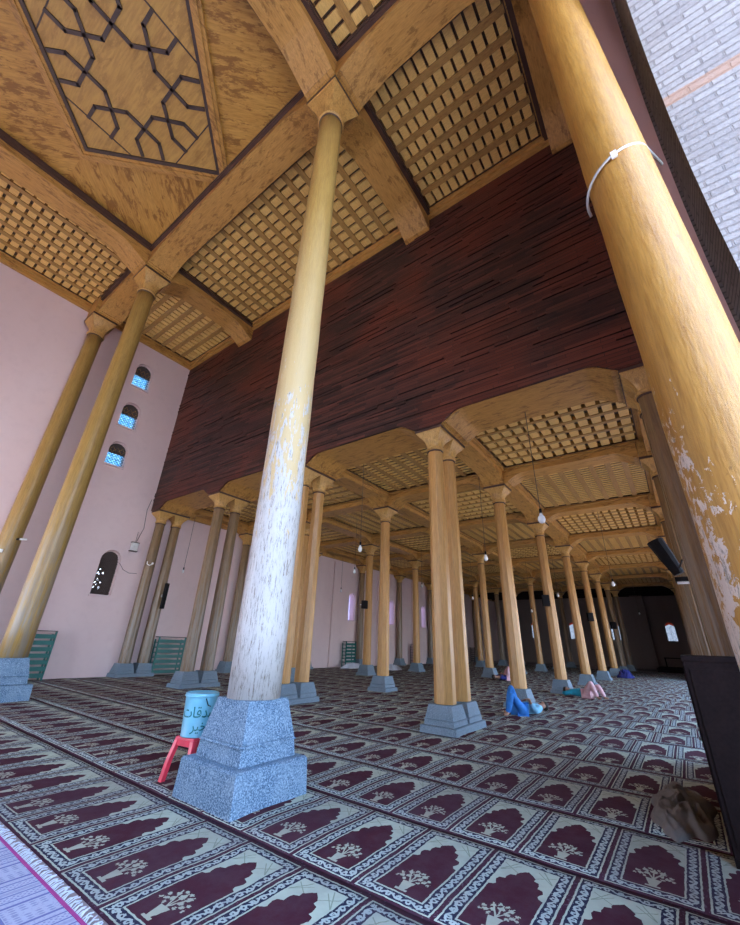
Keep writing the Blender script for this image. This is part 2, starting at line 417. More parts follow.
# ---------------------------------------------------------------- shell
b = MB().box(-6, XF + .5, -6, YW + .5, -.3, 0); struct(b.build('floor', M['floor']))
g_ = MB().box(-60, 110, -90, -6.0, -.5, -.15).box(-60, -6, -6, 60, -.5, -.15); struct(g_.build('ground', M['paving']))
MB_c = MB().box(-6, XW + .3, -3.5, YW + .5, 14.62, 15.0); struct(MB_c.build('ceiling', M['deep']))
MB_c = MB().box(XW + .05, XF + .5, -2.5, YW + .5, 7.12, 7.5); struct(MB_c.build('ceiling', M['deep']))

def holed_wall(x0, x1, z0, z1, y0, y1, holes, mx=None):
    """wall in the XZ plane with round-headed openings: (xa, xb, za, zb)"""
    m = MB(); xs = sorted({x0, x1, *[h[0] for h in holes], *[h[1] for h in holes]}); zs = sorted({z0, z1, *[h[2] for h in holes], *[h[3] for h in holes]})
    for i in range(len(xs) - 1):
        for j in range(len(zs) - 1):
            cx, cz = (xs[i] + xs[i + 1]) / 2, (zs[j] + zs[j + 1]) / 2
            if any(h[0] < cx < h[1] and h[2] < cz < h[3] for h in holes): continue
            m.box(xs[i], xs[i + 1], y0, y1, zs[j], zs[j + 1], 0, mx)
    for xa, xb, za, zb in holes:          # pointed heads
        w = (xb - xa) / 2; c = (xa + xb) / 2; n = 6
        for sgn in (-1, 1):
            for k in range(n):
                a0, a1 = k / n, (k + 1) / n
                f = lambda a: (c + sgn * w * math.cos(a * PI / 2) ** .8, zb - w * 1.1 + w * 1.1 * math.sin(a * PI / 2))
                (xa_, za_), (xb_, zb_) = f(a0), f(a1)
                e = c + sgn * w
                vs = [(x, y, z) for y in (y0, y1) for x, z in ((e, za_), (xa_, za_), (xb_, zb_), (e, zb_))]
                m.add(vs, [(0, 1, 2, 3), (7, 6, 5, 4), (1, 5, 6, 2), (0, 4, 5, 1), (3, 2, 6, 7)], 0, mx)
    return m
highw = [(5.28, 6.02, 11.75, 13.05), (5.28, 6.02, 9.68, 10.92), (5.28, 6.02, 7.86, 8.95)]
nich = [(6.25, 6.98, 2.80, 4.50)]
loww = [(21.7, 22.4, 2.75, 4.5), (26.65, 27.35, 2.75, 4.5), (31.65, 32.35, 2.75, 4.5), (39.6, 40.4, 2.75, 4.5)]
struct(holed_wall(-6, XW + .3, 0, 14.62, YW, YW + .55, highw + nich).build('wall_left', M['pink']))
wl = holed_wall(XW + .3, XF, 0, 7.12, YW, YW + .55, loww)
for x in (15.2, 20.2, 25.2, 30.2, 35.2): wl.box(x - .25, x + .25, YW - .1, YW + .1, 0, 6.3)
struct(wl.build('wall_left', M['pink']))
# far end wall (turned into the YZ plane)
farw = [(12.9, 13.7, 2.5, 4.2), (8.9, 9.7, 2.5, 4.2), (4.95, 5.75, 2.5, 4.2), (.3, 1.1, 2.5, 4.2)]
R90 = Matrix(((0, 1, 0, 0), (1, 0, 0, 0), (0, 0, 1, 0), (0, 0, 0, 1)))
fw_ = holed_wall(-2.5, YW + .5, 0, 7.12, XF, XF + .5, farw, R90)
fw_.box(XF - .6, XF, -2, -1.2, 0, 7.1); fw_.box(XF - 1.2, XF, 2.3, 3.4, 0, 7.1)
struct(fw_.build('wall_far', M['greywall']))
# unseen wall behind the viewpoint; its openings are added to let daylight in
struct(holed_wall(-3.5, YW + .5, 0, 14.62, -6, -5.5, [(8.8, 12.4, 0, 5.5), (13.6, 16.8, 0, 5.5)], R90).build('wall_near', M['pink']))

def arch_bottom(pairs, zc, zf, hw, ax0, ax1, run=.5, n=7):
    """bottom profile that dips to zc at supports and lifts to zf between them"""
    pts = []
    for k, yc in enumerate(pairs):
        for sgn in (-1, 1):
            seq = [(hw, zc)] + [(hw + .04 + run * i / n, zc + .03 + (zf - zc - .03) * math.sin(PI / 2 * (i / n)) ** 1.25) for i in range(n + 1)]
            if sgn < 0: seq = seq[::-1]
            for d, z in seq: pts.append((yc + sgn * d, z))
    pts = [(y, z) for y, z in pts if ax0 <= y <= ax1]
    pts.sort(key=lambda p: p[0])
    return [(ax0, pts[0][1])] + pts + [(ax1, pts[-1][1])]
# timber wall above the low hall
prof = arch_bottom([-.5, 3.97, 8.57, 13.0, 17.3], 6.40, 6.68, .35, -1.1, YW)
m = MB()
for (ya, za), (yb, zb) in zip(prof, prof[1:]):
    if yb - ya < 1e-4: continue
    vs = [(x, y, z) for x in (XW, XW + .06) for y, z in ((ya, za), (yb, zb), (yb, 14.62), (ya, 14.62))]
    m.add(vs, [(3, 2, 1, 0), (4, 5, 6, 7), (0, 1, 5, 4), (2, 3, 7, 6)])
m.add([(x, y, z) for x in (XW, XW + .3) for y, z in ((-1.1, 6.4), (-1.1, 14.62))], [(0, 1, 3, 2)])
struct(m.build('wall_timber', M['timber']))
# shallow proud courses give the plank wall its relief
m = MB()
z = 6.95
while z < 13.9:
    y = -1.1 + random.random()
    while y < YW - .6:
        L = random.uniform(.7, 2.2); y1 = min(y + L, YW - .02)
        if random.random() < .42: m.box(XW - random.choice((.012, .022, .034)), XW + .01, y, y1, z + .004, z + .083)
        y = y1 + random.uniform(.1, 1.8)
    z += .088
m.box(XW - .025, XW + .01, -1.1, YW, 6.86, 6.95)
struct(m.build('trim_1', M['timber']))

# right wall with the great arch on the courtyard
AX0, AX1, YA, YB = -3.3, 3.9, -1.12, -3.5
R_ = 13.0; xc = (AX0 + AX1) / 2
def arch_curve(off=0):
    right = [(AX1 + off, 0), (AX1 + off, 4.5)]
    n = 18; apex = math.sqrt((R_ + off) ** 2 - (R_ - (AX1 - xc)) ** 2)
    for i in range(1, n + 1):
        z = apex * math.sin(i / n * PI / 2)
        right.append((AX1 - R_ + math.sqrt((R_ + off) ** 2 - z * z), 4.5 + z))
    left = [(2 * xc - x, z) for x, z in right]
    return right, left
r1, l1 = arch_curve(0); r2, l2 = arch_curve(.55)
m = MB()
for crv, outer in ((r2, XW + .02), (l2, -6)):
    for (xa, za), (xb, zb) in zip(crv, crv[1:]):
        m.add([(xa, YA, za), (xb, YA, zb), (outer, YA, zb), (outer, YA, za)], [(0, 1, 2, 3) if outer > 0 else (3, 2, 1, 0)])
m.add([(-6, YA, r2[-1][1]), (XW + .02, YA, r2[-1][1]), (XW + .02, YA, 14.62), (-6, YA, 14.62)], [(0, 1, 2, 3)])
struct(m.build('wall_right', M['mauve']))
m = MB()
for a_, b_ in ((r1, r2), (l2, l1)):
    for k in range(len(a_) - 1):
        m.add([(a_[k][0], YA - .03, a_[k][1]), (a_[k + 1][0], YA - .03, a_[k + 1][1]), (b_[k + 1][0], YA - .03, b_[k + 1][1]), (b_[k][0], YA - .03, b_[k][1])], [(0, 1, 2, 3)])
for b_ in (r2, l2):
    for k in range(len(b_) - 1):
        m.add([(b_[k][0], YA - .03, b_[k][1]), (b_[k + 1][0], YA - .03, b_[k + 1][1]), (b_[k + 1][0], YA, b_[k + 1][1]), (b_[k][0], YA, b_[k][1])], [(0, 1, 2, 3)])
struct(m.build('trim_2', M['ringbrick']))
m = MB()
for crv in (r1, l1):
    for k in range(len(crv) - 1):
        (xa, za), (xb, zb) = crv[k], crv[k + 1]
        m.add([(xa, YA - .03, za), (xb, YA - .03, zb), (xb, YB, zb), (xa, YB, za)], [(0, 1, 2, 3)])
struct(m.build('wall_reveal', M['brick']))
m = MB()
for crv, outer in ((r1, XW + .8), (l1, -6)):
    for (xa, za), (xb, zb) in zip(crv, crv[1:]):
        m.add([(xa, YB, za), (xb, YB, zb), (outer, YB, zb), (outer, YB, za)], [(0, 1, 2, 3)])
m.add([(-6, YB, r1[-1][1]), (XW + .8, YB, r1[-1][1]), (XW + .8, YB, 15.0), (-6, YB, 15.0)], [(0, 1, 2, 3)])
m.box(XW + .02, XW + .8, YB, YA, 0, 7.5); m.box(XW + .02, XW + .3, YB, YA, 7.5, 14.62)
struct(m.build('wall_outer', M['brick']))
# courtyard side of the low hall: piers and arches
bays = [(8.9, 12.0)] + [(a + .6, b_ - .6) for a, b_ in zip(XS, XS[1:])] + [(43.2, 48.5)]
struct(holed_wall(XW + .8, XF + .5, 0, 7.12, -2.5, -2.0, [(a, b_, .0, 4.5) for i, (a, b_) in enumerate(bays) if i < 5]).build('wall_right', M['mauve']))

# windows in the walls
def window(n, x, w, z0, z1, yin, lat, pitch=.12, far=None, fan=False, pane='glass'):
    o = struct(bpy.data.objects.new('window_%d' % n, None)); C.objects.link(o)
    o.location = (x, yin, z0)
    if far: o.rotation_euler = (0, 0, -PI / 2)
    H = z1 - z0
    f = MB()
    f.box(-w / 2 - .03, w / 2 + .03, -.06, .10, -.07, .0)
    for s_ in (-1, 1): f.box(s_ * w / 2 - .03, s_ * w / 2 + .03, .12, .17, 0, H - w * .5)
    for k in range(8):
        a0, a1 = PI * k / 8, PI * (k + 1) / 8
        f.tube([(w / 2 * math.cos(a), .145, H - w * .55 + w * .52 * math.sin(a)) for a in (a0, a1)], .028, 6)
    f.build('window_frame', M['pink'] if not far else M['greywall'], o)
    l = MB()
    if lat:
        k = -H
        while k < H + w:
            for sg in (1, -1):
                pts = []
                for i in range(13):
                    xx = -w / 2 + w * i / 12; zz = k + sg * xx
                    top = H - w * .55 + w * .55 * math.sqrt(max(0, 1 - (2 * xx / w) ** 2))
                    if 0 <= zz <= top: pts.append((xx, .15, zz))
                if len(pts) > 1: l.tube([pts[0], pts[-1]], .012, 4)
            k += pitch
        k = pitch / 2
        while k < H: l.tube([(-w / 2, .15, k), (w / 2, .15, k)], .009, 4); k += pitch * 2
        l.build('window_lattice', lat, o)
    if fan:
        q = MB(); n_ = 10; pts = [(w / 2 * .95 * math.cos(PI * i / n_), H - w * .5 + w * .46 * math.sin(PI * i / n_)) for i in range(n_ + 1)]
        q.rings([[(a, y, c) for a, c in pts] + [(0, y, H - w * .5 + .16)] for y in (.18, .20)]); q.build('fanlight', M['redglass'], o)
        q = MB(); q.box(-.012, .012, .18, .2, 0, H - w * .5); q.box(-w / 2, w / 2, .18, .2, H * .33, H * .33 + .02); q.build('glazing_bar', M['white'], o)
    if n < 4:
        MB().box(-w / 2, w / 2, .17, .22, H * .52, H).build('upper_screen', M['lattice_dark'], o)
        q = MB()
        for k in range(4):
            for sg in (-1, 1): q.tube([(-w / 2 + k * w / 4, .165, H * .54 if sg > 0 else H * .8), (-w / 2 + (k + 1) * w / 4, .165, H * .8 if sg > 0 else H * .54)], .014, 4)
        q.build('screen_tracery', M['slat'], o)
    if pane == 'shutter':
        p = MB(); q = .06; nx_ = int(w / q); nz_ = int(H / q)
        for i in range(nx_ + 1):
            for k in range(nz_ + 1):
                if 1 <= i <= 5 and 3 < k < 16 and (i * 7 + k * 5 + i * k) % 3 == 0 and k not in (10, 11): continue
                p.box(-w / 2 + i * q, min(w / 2, -w / 2 + (i + 1) * q), .28, .30, k * q, min(H, (k + 1) * q))
        p.build('window_shutter', M['lattice_dark'], o)
    else:
        p = MB(); p.box(-w / 2, w / 2, .48, .485, 0, H); p.build('window_pane', M[pane], o)
    return o
for i, (a, b_, c_, d_) in enumerate(highw): window(i + 1, (a + b_) / 2, b_ - a, c_, d_, YW, M['lattice_dark'], .13)
window(4, (nich[0][0] + nich[0][1]) / 2, .73, 2.8, 4.5, YW, M['lattice_dark'], .085, pane='shutter')
for i, (a, b_, c_, d_) in enumerate(loww): window(5 + i, (a + b_) / 2, b_ - a, c_, d_, YW, None, pane='glass_pale')
for i, (a, b_, c_, d_) in enumerate(farw):
    o = window(9 + i, 0, b_ - a, c_, d_, 0, None, fan=True, far=True, pane='glass_clear'); o.location = (XF, (a + b_) / 2, c_)

# ---------------------------------------------------------------- columns
def octa(r, n, z, tw=0): return [(r * math.cos(2 * PI * (i + .5) / n), r * math.sin(2 * PI * (i + .5) / n), z) for i in range(n)]
def sq_to_round(r, h, n, k):
    """ring blending from circle radius r (k=0) to square half-size h (k=1)"""
    out = []
    for i in range(n):
        a = 2 * PI * i / n; c, s_ = math.cos(a), math.sin(a); q = max(abs(c), abs(s_))
        out.append((c * (r * (1 - k) + h / q * k), s_ * (r * (1 - k) + h / q * k)))
    return out
def make_column(name, label, tall, mat, group=None, facets=8):
    t = thing(name, label, 'column', (0, 0, 0), 0, group)
    if tall:
        zp, zs, zc, za, zt = .345, .888, 12.7, 13.42, 14.45; rb, rt, hp, ha = .298, .262, .485, .45; st = M['stone']
    else:
        zp, zs, zc, za, zt = .13, .46, 5.93, 6.36, 7.05; rb, rt, hp, ha = .215, .185, .375, .35; st = M['stone_soft']
    p = MB().frustum(hp, hp * .965, 0, zp * .96).frustum(hp * .965, hp * .93, zp * .96, zp); p.build('plinth', st, t, bevel=.012)
    if tall:
        p = MB().frustum(.37, .355, zp, zp + .15).frustum(.375, .355, zp + .15, zp + .175).frustum(.355, .275, zp + .175, zs); p.build('base_block', st, t, bevel=.01)
    else:
        p = MB().frustum(.31, .30, zp, zp + .08).frustum(.315, .295, zp + .08, zp + .1).frustum(.295, .24, zp + .1, zs); p.build('base_block', st, t, bevel=.008)
    # shaft: taper with a little unevenness
    rg = []; nz = 16 if tall else 8
    for k in range(nz + 1):
        f = k / nz; z = zs + (zc - zs) * f; r = rb + (rt - rb) * f
        rg.append([(x * (1 + .012 * math.sin(3 * k + i)), y * (1 + .012 * math.sin(3 * k + i)), z) for i, (x, y, _) in enumerate(octa(r, facets, z))])
    MB().rings(rg).build('shaft', mat, t, smooth=facets > 12, bevel=.014 if facets < 12 else 0)
    MB().lathe([(rt * 1.0, zc - .06), (rt * 1.16, zc - .045), (rt * 1.2, zc - .01), (rt * 1.14, zc + .02), (rt * 1.02, zc + .035)], 24).build('neck_ring', M['capital'], t, smooth=True)
    MB().lathe([(rt * 1.0, zc - .10), (rt * 1.07, zc - .095), (rt * 1.07, zc - .065), (rt, zc - .06)], 24).build('neck_band', M['dark_trim'], t, smooth=True)
    # capital: round neck opening to a square with arrises
    rg = []; n = 24
    for k in range(9):
        f = k / 8; kk = min(1, f * 1.25) ** 1.3; h = rt * 1.0 + (ha * .97 - rt) * (f ** 1.5)
        rg.append([(x, y, zc + .02 + (za - .06 - zc) * f) for x, y in sq_to_round(rt * 1.04 + f * .03, h, n, kk)])
    MB().rings(rg).build('capital', M['capital'], t, smooth=False)
    q = 1
    MB().box(-ha, ha, -ha, ha, za - .05, za - .02 * q).build('abacus', M['capital'], t)
    MB().box(-ha - .012, ha + .012, -ha - .012, ha + .012, za - .025 * q, za + .045 * q).build('abacus_moulding', M['dark_trim'], t)
    MB().box(-ha * .98, ha * .98, -ha * .98, ha * .98, za + .03, zt).build('impost', M['beam'], t)
    return t
colA = make_column('tall_column', 'tall pale column with flaking white paint on a big chiselled blue stone base', True, M['shaft_A'], 'tall columns of the high bay', 28); colA.location = (3.4, 4.08, 0)
colB = make_column('tall_column', 'tall brown column with a grey worn foot, second from the left edge', True, M['shaft_B'], 'tall columns of the high bay', 28); colB.location = (3.4, 12.95, 0)
colC = make_column('tall_column', 'tall brown column at the left edge, closest to the pink wall', True, M['shaft_B'], 'tall columns of the high bay', 28); colC.location = (3.27, 16.98, 0)
colD = make_column('tall_column', 'huge amber column with pale flaked patches beside the brick arch', True, M['shaft_D'], 'tall columns of the high bay', 24); colD.location = (3.4, -.532, 0)
proto = make_column('low_column', '', False, M['shaft'], None, 8)
proto_d = make_column('low_column', '', False, M['shaft_dark'], None, 8)
protos = {0: proto, 1: proto_d}; used = [False, False]
def place(x, y, dark, label, group, rz=0):
    k = 1 if dark else 0; r = protos[k]
    if not used[k]:
        used[k] = True; r.location = (x, y, 0); r['label'] = label; r['group'] = group; return
    copy_tree(r, (x, y, 0), rz, label, group)
PN = ['beside the dark cabinet at the right', 'in the centre of the picture', 'behind the tall pale column', 'left of the bucket, second pair from the pink wall', 'against the pink wall']
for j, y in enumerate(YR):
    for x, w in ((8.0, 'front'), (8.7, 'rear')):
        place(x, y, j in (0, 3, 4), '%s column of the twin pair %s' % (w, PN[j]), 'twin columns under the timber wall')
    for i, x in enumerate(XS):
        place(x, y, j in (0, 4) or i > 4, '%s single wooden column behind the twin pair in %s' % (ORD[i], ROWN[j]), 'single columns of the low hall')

# ---------------------------------------------------------------- beams
bcache = {}
def beam(x0, y0, x1, y1, high, label, group, ends=(1, 1), w=None):
    L = math.hypot(x1 - x0, y1 - y0)
    if high: zc, zf, zt, w, run = 13.50, 13.92, 14.45, w or .88, .95
    else: zc, zf, zt, w, run = 6.40, 6.68, 7.05, w or .66, .5
    key = (round(L, 2), high, ends, w)
    t = thing('ceiling_beam', label, 'beam', ((x0 + x1) / 2, (y0 + y1) / 2, zf), math.atan2(y1 - y0, x1 - x0), group)
    if key not in bcache:
        pts = [(-L / 2, zf)]
        if ends[0]:
            pts = [(-L / 2, zc), (-L / 2 + .05, zc), (-L / 2 + .05, zc + .035), (-L / 2 + .13, zc + .045), (-L / 2 + .13, zc + .07)]
            for i in range(1, 8): f = i / 7; pts.append((-L / 2 + .13 + run * f, zc + .07 + (zf - zc - .07) * math.sin(f * PI / 2) ** 1.15))
        q = [(L / 2, zf)]
        if ends[1]:
            q = [(L / 2, zc), (L / 2 - .05, zc), (L / 2 - .05, zc + .035), (L / 2 - .13, zc + .045), (L / 2 - .13, zc + .07)]
            for i in range(1, 8): f = i / 7; q.append((L / 2 - .13 - run * f, zc + .07 + (zf - zc - .07) * math.sin(f * PI / 2) ** 1.15))
        pts += q[::-1]
        m = MB()
        for (a, za), (b_, zb) in zip(pts, pts[1:]):
            vs = [(x, y, z - zf) for y in (-w / 2, w / 2) for x, z in ((a, za), (b_, zb), (b_, zt), (a, zt))]
            fs = [(0, 1, 2, 3), (7, 6, 5, 4), (1, 0, 4, 5), (3, 2, 6, 7)]
            if abs(b_ - a) < 1e-6: fs = [(1, 0, 4, 5)]
            m.add(vs, fs)
        for e in (0, -1):
            a, za = pts[e]; m.add([(a, y, z - zf) for y, z in ((-w / 2, za), (w / 2, za), (w / 2, zt), (-w / 2, zt))], [(0, 1, 2, 3)])
        mt = MB(); k = (ZH if high else ZL) - zf
        for s_ in ((-1,) if w > 1 else (-1, 1)):
            mt.box(-L / 2, L / 2, s_ * (w / 2 + .045) - .045, s_ * (w / 2 + .045) + .045, k - .16 if high else k - .06, k - .09 if high else k - .015)
            if high: mt.box(-L / 2, L / 2, s_ * (w / 2 + .055) - .055, s_ * (w / 2 + .055) + .055, k - .09, k - .03)
        bcache[key] = (m.mesh('timber', M['beam']), mt.mesh('moulding', M['dark_trim'] if high else M['beam']))
    a, b_ = bcache[key]; link('timber', a, t); link('moulding', b_, t)
    return t
GH = 'main beams of the high ceiling'
h = .45
beam(3.4, 4.08 + h, 3.4, 12.95 - h, True, 'high beam spanning from the tall pale column to the tall brown column on the left', GH)
beam(3.4, -.5 + h, 3.4, 4.08 - h, True, 'high beam spanning from the tall pale column to the huge amber column', GH)
beam(3.4 + h, 4.08, XW, 4.08, True, 'high beam running from the tall pale column to the timber wall', GH)
beam(3.4 + h, 12.95, XW, 12.95, True, 'high beam running from the tall brown column to the timber wall', GH)
beam(3.4 + h, -.5, XW, -.5, True, 'high beam running from the huge amber column to the timber wall', GH)
beam(3.4, 12.95 + h, 3.4, 16.98 - h, True, 'short high beam joining the two tall brown columns at the left', GH)
beam(-5.5, 4.08, 3.4 - h, 4.08, True, 'high beam leaving the tall pale column towards the top edge', GH, (0, 1))
beam(-5.5, 12.95, 3.4 - h, 12.95, True, 'high beam leaving the tall brown column towards the left edge', GH, (0, 1))
beam(-5.5, -.5, 3.4 - h, -.5, True, 'high beam leaving the huge amber column above the arch', GH, (0, 1))

GL = 'beams of the low hall ceiling'
for j in range(4):
    ya, yb = YR[j] + .35, YR[j + 1] - .35
    t = beam(8.35, ya, 8.35, yb, False, 'broad beam under the timber wall, %s span from the %s' % (('first', 'amber column') if j == 0 else (ORD[j], 'amber column')), GL, w=1.36)
    for i, x in enumerate(XS):
        beam(x, ya, x, yb, False, 'cross beam over the %s single columns, between %s and %s' % (ORD[i], ROWN[j], ROWN[j + 1]), GL)
for j, y in enumerate(YR):
    xa = 9.05
    for i, x in enumerate(XS):
        beam(xa, y, x - .35, y, False, 'lengthwise beam over %s, %s span from the timber wall' % (ROWN[j], ORD[i]), GL, w=None if j else .30)
        xa = x + .35

# ---------------------------------------------------------------- lattice panels
pcache = {}
def panel(x0, x1, y0, y1, z, along, label, group, pr_=.5, pb=.27, rw=.17, margin=.12, fill=.74, bz=.035, bt=.13):
    """slats run along 'X' or 'Y'; short blocks sit between them"""
    L, W = (x1 - x0, y1 - y0) if along == 'X' else (y1 - y0, x1 - x0)
    t = thing('lattice_panel', label, 'ceiling panel', ((x0 + x1) / 2, (y0 + y1) / 2, z), 0 if along == 'X' else PI / 2, group)
    key = (round(L, 2), round(W, 2), z, pb)
    if key not in pcache:
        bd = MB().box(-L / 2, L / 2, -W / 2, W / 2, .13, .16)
        fr = MB(); g = margin
        fr.box(-L / 2, L / 2, -W / 2, -W / 2 + g, 0, .13); fr.box(-L / 2, L / 2, W / 2 - g, W / 2, 0, .13)
        fr.box(-L / 2, -L / 2 + g, -W / 2 + g, W / 2 - g, 0, .13); fr.box(L / 2 - g, L / 2, -W / 2 + g, W / 2 - g, 0, .13)
        nr = max(2, round((W - 2 * g) / pr_)); p = (W - 2 * g) / nr
        sl = fr
        for k in range(1, nr): y = -W / 2 + g + p * k; sl.box(-L / 2 + g, L / 2 - g, y - rw / 2, y + rw / 2, .0, .13, 1)
        nb = max(2, round((L - 2 * g) / pb)); q = (L - 2 * g) / nb
        for k in range(nr):
            ya = -W / 2 + g + p * k + (rw / 2 if k else 0); yb = -W / 2 + g + p * (k + 1) - (rw / 2 if k < nr - 1 else 0)
            for i in range(nb):
                x = -L / 2 + g + q * i + q * .13
                fr.box(x, x + q * fill, ya, yb, bz, bt, 2)
        dk = MB()
        e = .022
        dk.box(-L / 2 + g - e, L / 2 - g + e, -W / 2 + g - e, -W / 2 + g, -.008, .05); dk.box(-L / 2 + g - e, L / 2 - g + e, W / 2 - g, W / 2 - g + e, -.008, .05)
        dk.box(-L / 2 + g - e, -L / 2 + g, -W / 2 + g, W / 2 - g, -.008, .05); dk.box(L / 2 - g, L / 2 - g + e, -W / 2 + g, W / 2 - g, -.008, .05)
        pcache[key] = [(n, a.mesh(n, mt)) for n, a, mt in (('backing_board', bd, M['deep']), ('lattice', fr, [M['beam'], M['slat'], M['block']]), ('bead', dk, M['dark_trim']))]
    for n, me in pcache[key]: link(n, me, t)
    return t
GP_ = 'lattice panels of the high ceiling'
xa, xb, xc_, xd = 3.85, 7.5, -5.5, 2.95
panel(xa, xb, -.02, 3.63, ZH, 'Y', 'high lattice panel between the pale column beam and the amber column', GP_)
panel(xa, xb, 4.53, 12.5, ZH, 'X', 'long high lattice panel above the left half of the timber wall', GP_, pb=.3)
panel(xa, xb, 13.4, 17.42, ZH, 'Y', 'high lattice panel in the corner of timber wall and pink wall', GP_)
panel(xc_, xd, 13.4, 17.42, ZH, 'X', 'high lattice panel along the pink wall left of the tall columns', GP_, pb=.3)
panel(-1.2, xd, -.02, 3.63, ZH, 'X', 'small high lattice panel cut by the top edge beside the pale column', GP_)
panel(-5.4, -1.35, -.02, 3.63, ZH, 'Y', 'high lattice panel overhead at the near end of the bay', GP_)
for k, (x0, x1, y0, y1) in enumerate(((-5.5, XW, -1.12, -.97),)):
    pass
# cornices along the walls
def cornice(n, pts, mat):
    m = MB()
    for (x0, x1, y0, y1, z0, z1) in pts: m.box(x0, x1, y0, y1, z0, z1)
    return struct(m.build('trim_%d' % n, mat))
cornice(3, [(XW - .10, XW, -1.1, YW, ZHC, ZH + .2), (XW - .16, XW - .10, -1.1, YW, ZHC + .14, ZH + .2)], M['beam_y'])
cornice(4, [(-5.5, XW - .1, YW - .14, YW, ZHC, ZH + .2), (-5.5, XW - .1, YW - .22, YW - .14, ZHC + .14, ZH + .2)], M['beam'])
cornice(5, [(-5.5, XW - .1, -1.12, -.94, ZHC, ZH + .3)], M['beam'])
cornice(6, [(9.05, XF, YW - .12, YW, 6.45, 7.0)], M['beam'])

GLP = 'lattice panels of the low hall'
BAY = ['the bay strip nearest the courtyard', 'the bay strip right of centre', 'the bay strip left of centre', 'the bay strip along the pink wall']
for j in range(4):
    ya, yb = YR[j] + (.40 if j else .19), YR[j + 1] - .40
    xs_ = [9.03] + XS
    for i in range(len(XS)):
        x0 = 9.12 if i == 0 else XS[i - 1] + .40; x1 = XS[i] - .40
        al = 'Y' if (i + j) % 2 == 0 else 'X'
        panel(x0, x1, ya, yb, ZL, al, 'low lattice panel, %s from the timber wall in %s' % (ORD[i], BAY[j]), GLP, pr_=.50 if al == 'Y' else .46, pb=.30 if al == 'Y' else .20, rw=.12 if al == 'Y' else .16, margin=.09, fill=.70 if al == 'Y' else .50, bz=.02, bt=.13 if al == 'Y' else .045)
# dark boarded end of the low hall
m = MB()
for k in range(5): m.box(43.2 + k * 1.4, 43.4 + k * 1.4, -2, YW, 6.5, 7.1)
m.box(42.9, XF, -2, YW, 7.0, 7.11)
struct(m.build('trim_7', M['cabinet']))

# ---------------------------------------------------------------- boarded centre with strapwork
O_ = Vector((.2, 8.3, ZH))
t = thing('boarded_ceiling', 'flat boarded ceiling bay with dark strapwork star in a diamond frame', 'ceiling', tuple(O_))
WB = wood('wide_ceiling_boards', (.60, .34, .075), (.45, .225, .04), (.23, .095, .018), axis='X', s=.8, fleck=.85, ft=.635)
for qx0, qx1, qy0, qy1, ang_ in ((0, 2.75, -3.78, 0, -PI / 4), (0, 2.75, 0, 4.22, PI / 4), (-5.7, 0, 0, 4.22, -PI / 4), (-5.7, 0, -3.78, 0, PI / 4)):
    bm_ = MB().box(qx0, qx1, qy0, qy1, .1, .14, 0, Matrix.Rotation(-ang_, 4, 'Z')); bo = bm_.build('boards', WB, t); bo.rotation_euler = (0, 0, ang_)
def diamond(R0, R1, z0, z1):
    m = MB(); a = [(R0, 0), (0, R0), (-R0, 0), (0, -R0)]; b_ = [(R1, 0), (0, R1), (-R1, 0), (0, -R1)]
    for k in range(4):
        j = (k + 1) % 4
        vs = [(*a[k], z0), (*a[j], z0), (*b_[j], z0), (*b_[k], z0), (*a[k], z1), (*a[j], z1), (*b_[j], z1), (*b_[k], z1)]
        m.add(vs, [(0, 1, 2, 3), (7, 6, 5, 4), (0, 4, 5, 1), (2, 6, 7, 3)])
    return m
fr = diamond(2.70, 3.06, 0.0, .1); fr2 = diamond(2.80, 2.94, -.05, .0)
fr.add(fr2.v, fr2.f); fr.build('diamond_frame', M['beam'], t)
diamond(2.58, 2.70, .02, .1).build('frame_border', M['strap'], t)
pl = MB(); pl.add([(2.6, 0, .085), (0, 2.6, .085), (-2.6, 0, .085), (0, -2.6, .085)], [(3, 2, 1, 0)]); pl.build('centre_board', wood('plain_centre_boards', (.56, .335, .085), (.48, .275, .065), (.24, .11, .03), axis='Y', s=.6, fleck=.4), t)
st = MB(); P_ = [(.29, 1.73), (.29, 1.33), (-.28, .74), (-1.17, .74), (-1.45, 1.04)]
for r in range(4):
    ca, sa = math.cos(r * PI / 2), math.sin(r * PI / 2)
    for sg in (-1, 1):
        q = [(sg * x, y) for x, y in P_]; q = [(x * ca - y * sa, x * sa + y * ca) for x, y in q]
        for i, (a, b_) in enumerate(zip(q, q[1:])):
            d = Vector((b_[0] - a[0], b_[1] - a[1])).normalized() * .03
            st.bar((a[0] - d.x, a[1] - d.y, .085), (b_[0] + d.x, b_[1] + d.y, .085), .085, .045)
    st_ = None
st.build('strapwork', M['strap'], t)
ln = MB()
for r in range(4):
    ca, sa = math.cos(r * PI / 2), math.sin(r * PI / 2)
    a, b_ = (-.86, 1.74), (.86, 1.74)
    ln.bar((a[0] * ca - a[1] * sa, a[0] * sa + a[1] * ca, .085), (b_[0] * ca - b_[1] * sa, b_[0] * sa + b_[1] * ca, .085), .03, .015)
ln.build('octagon_lines', M['strap'], t)
# dark moulding round the bay
m = MB(); m.box(2.68, 2.76, -3.78, 4.22, 0, .1); m.box(-5.7, 2.76, -3.78, -3.70, 0, .1); m.box(-5.7, 2.76, 4.14, 4.22, 0, .1); m.build('edge_moulding', M['dark_trim'], t)

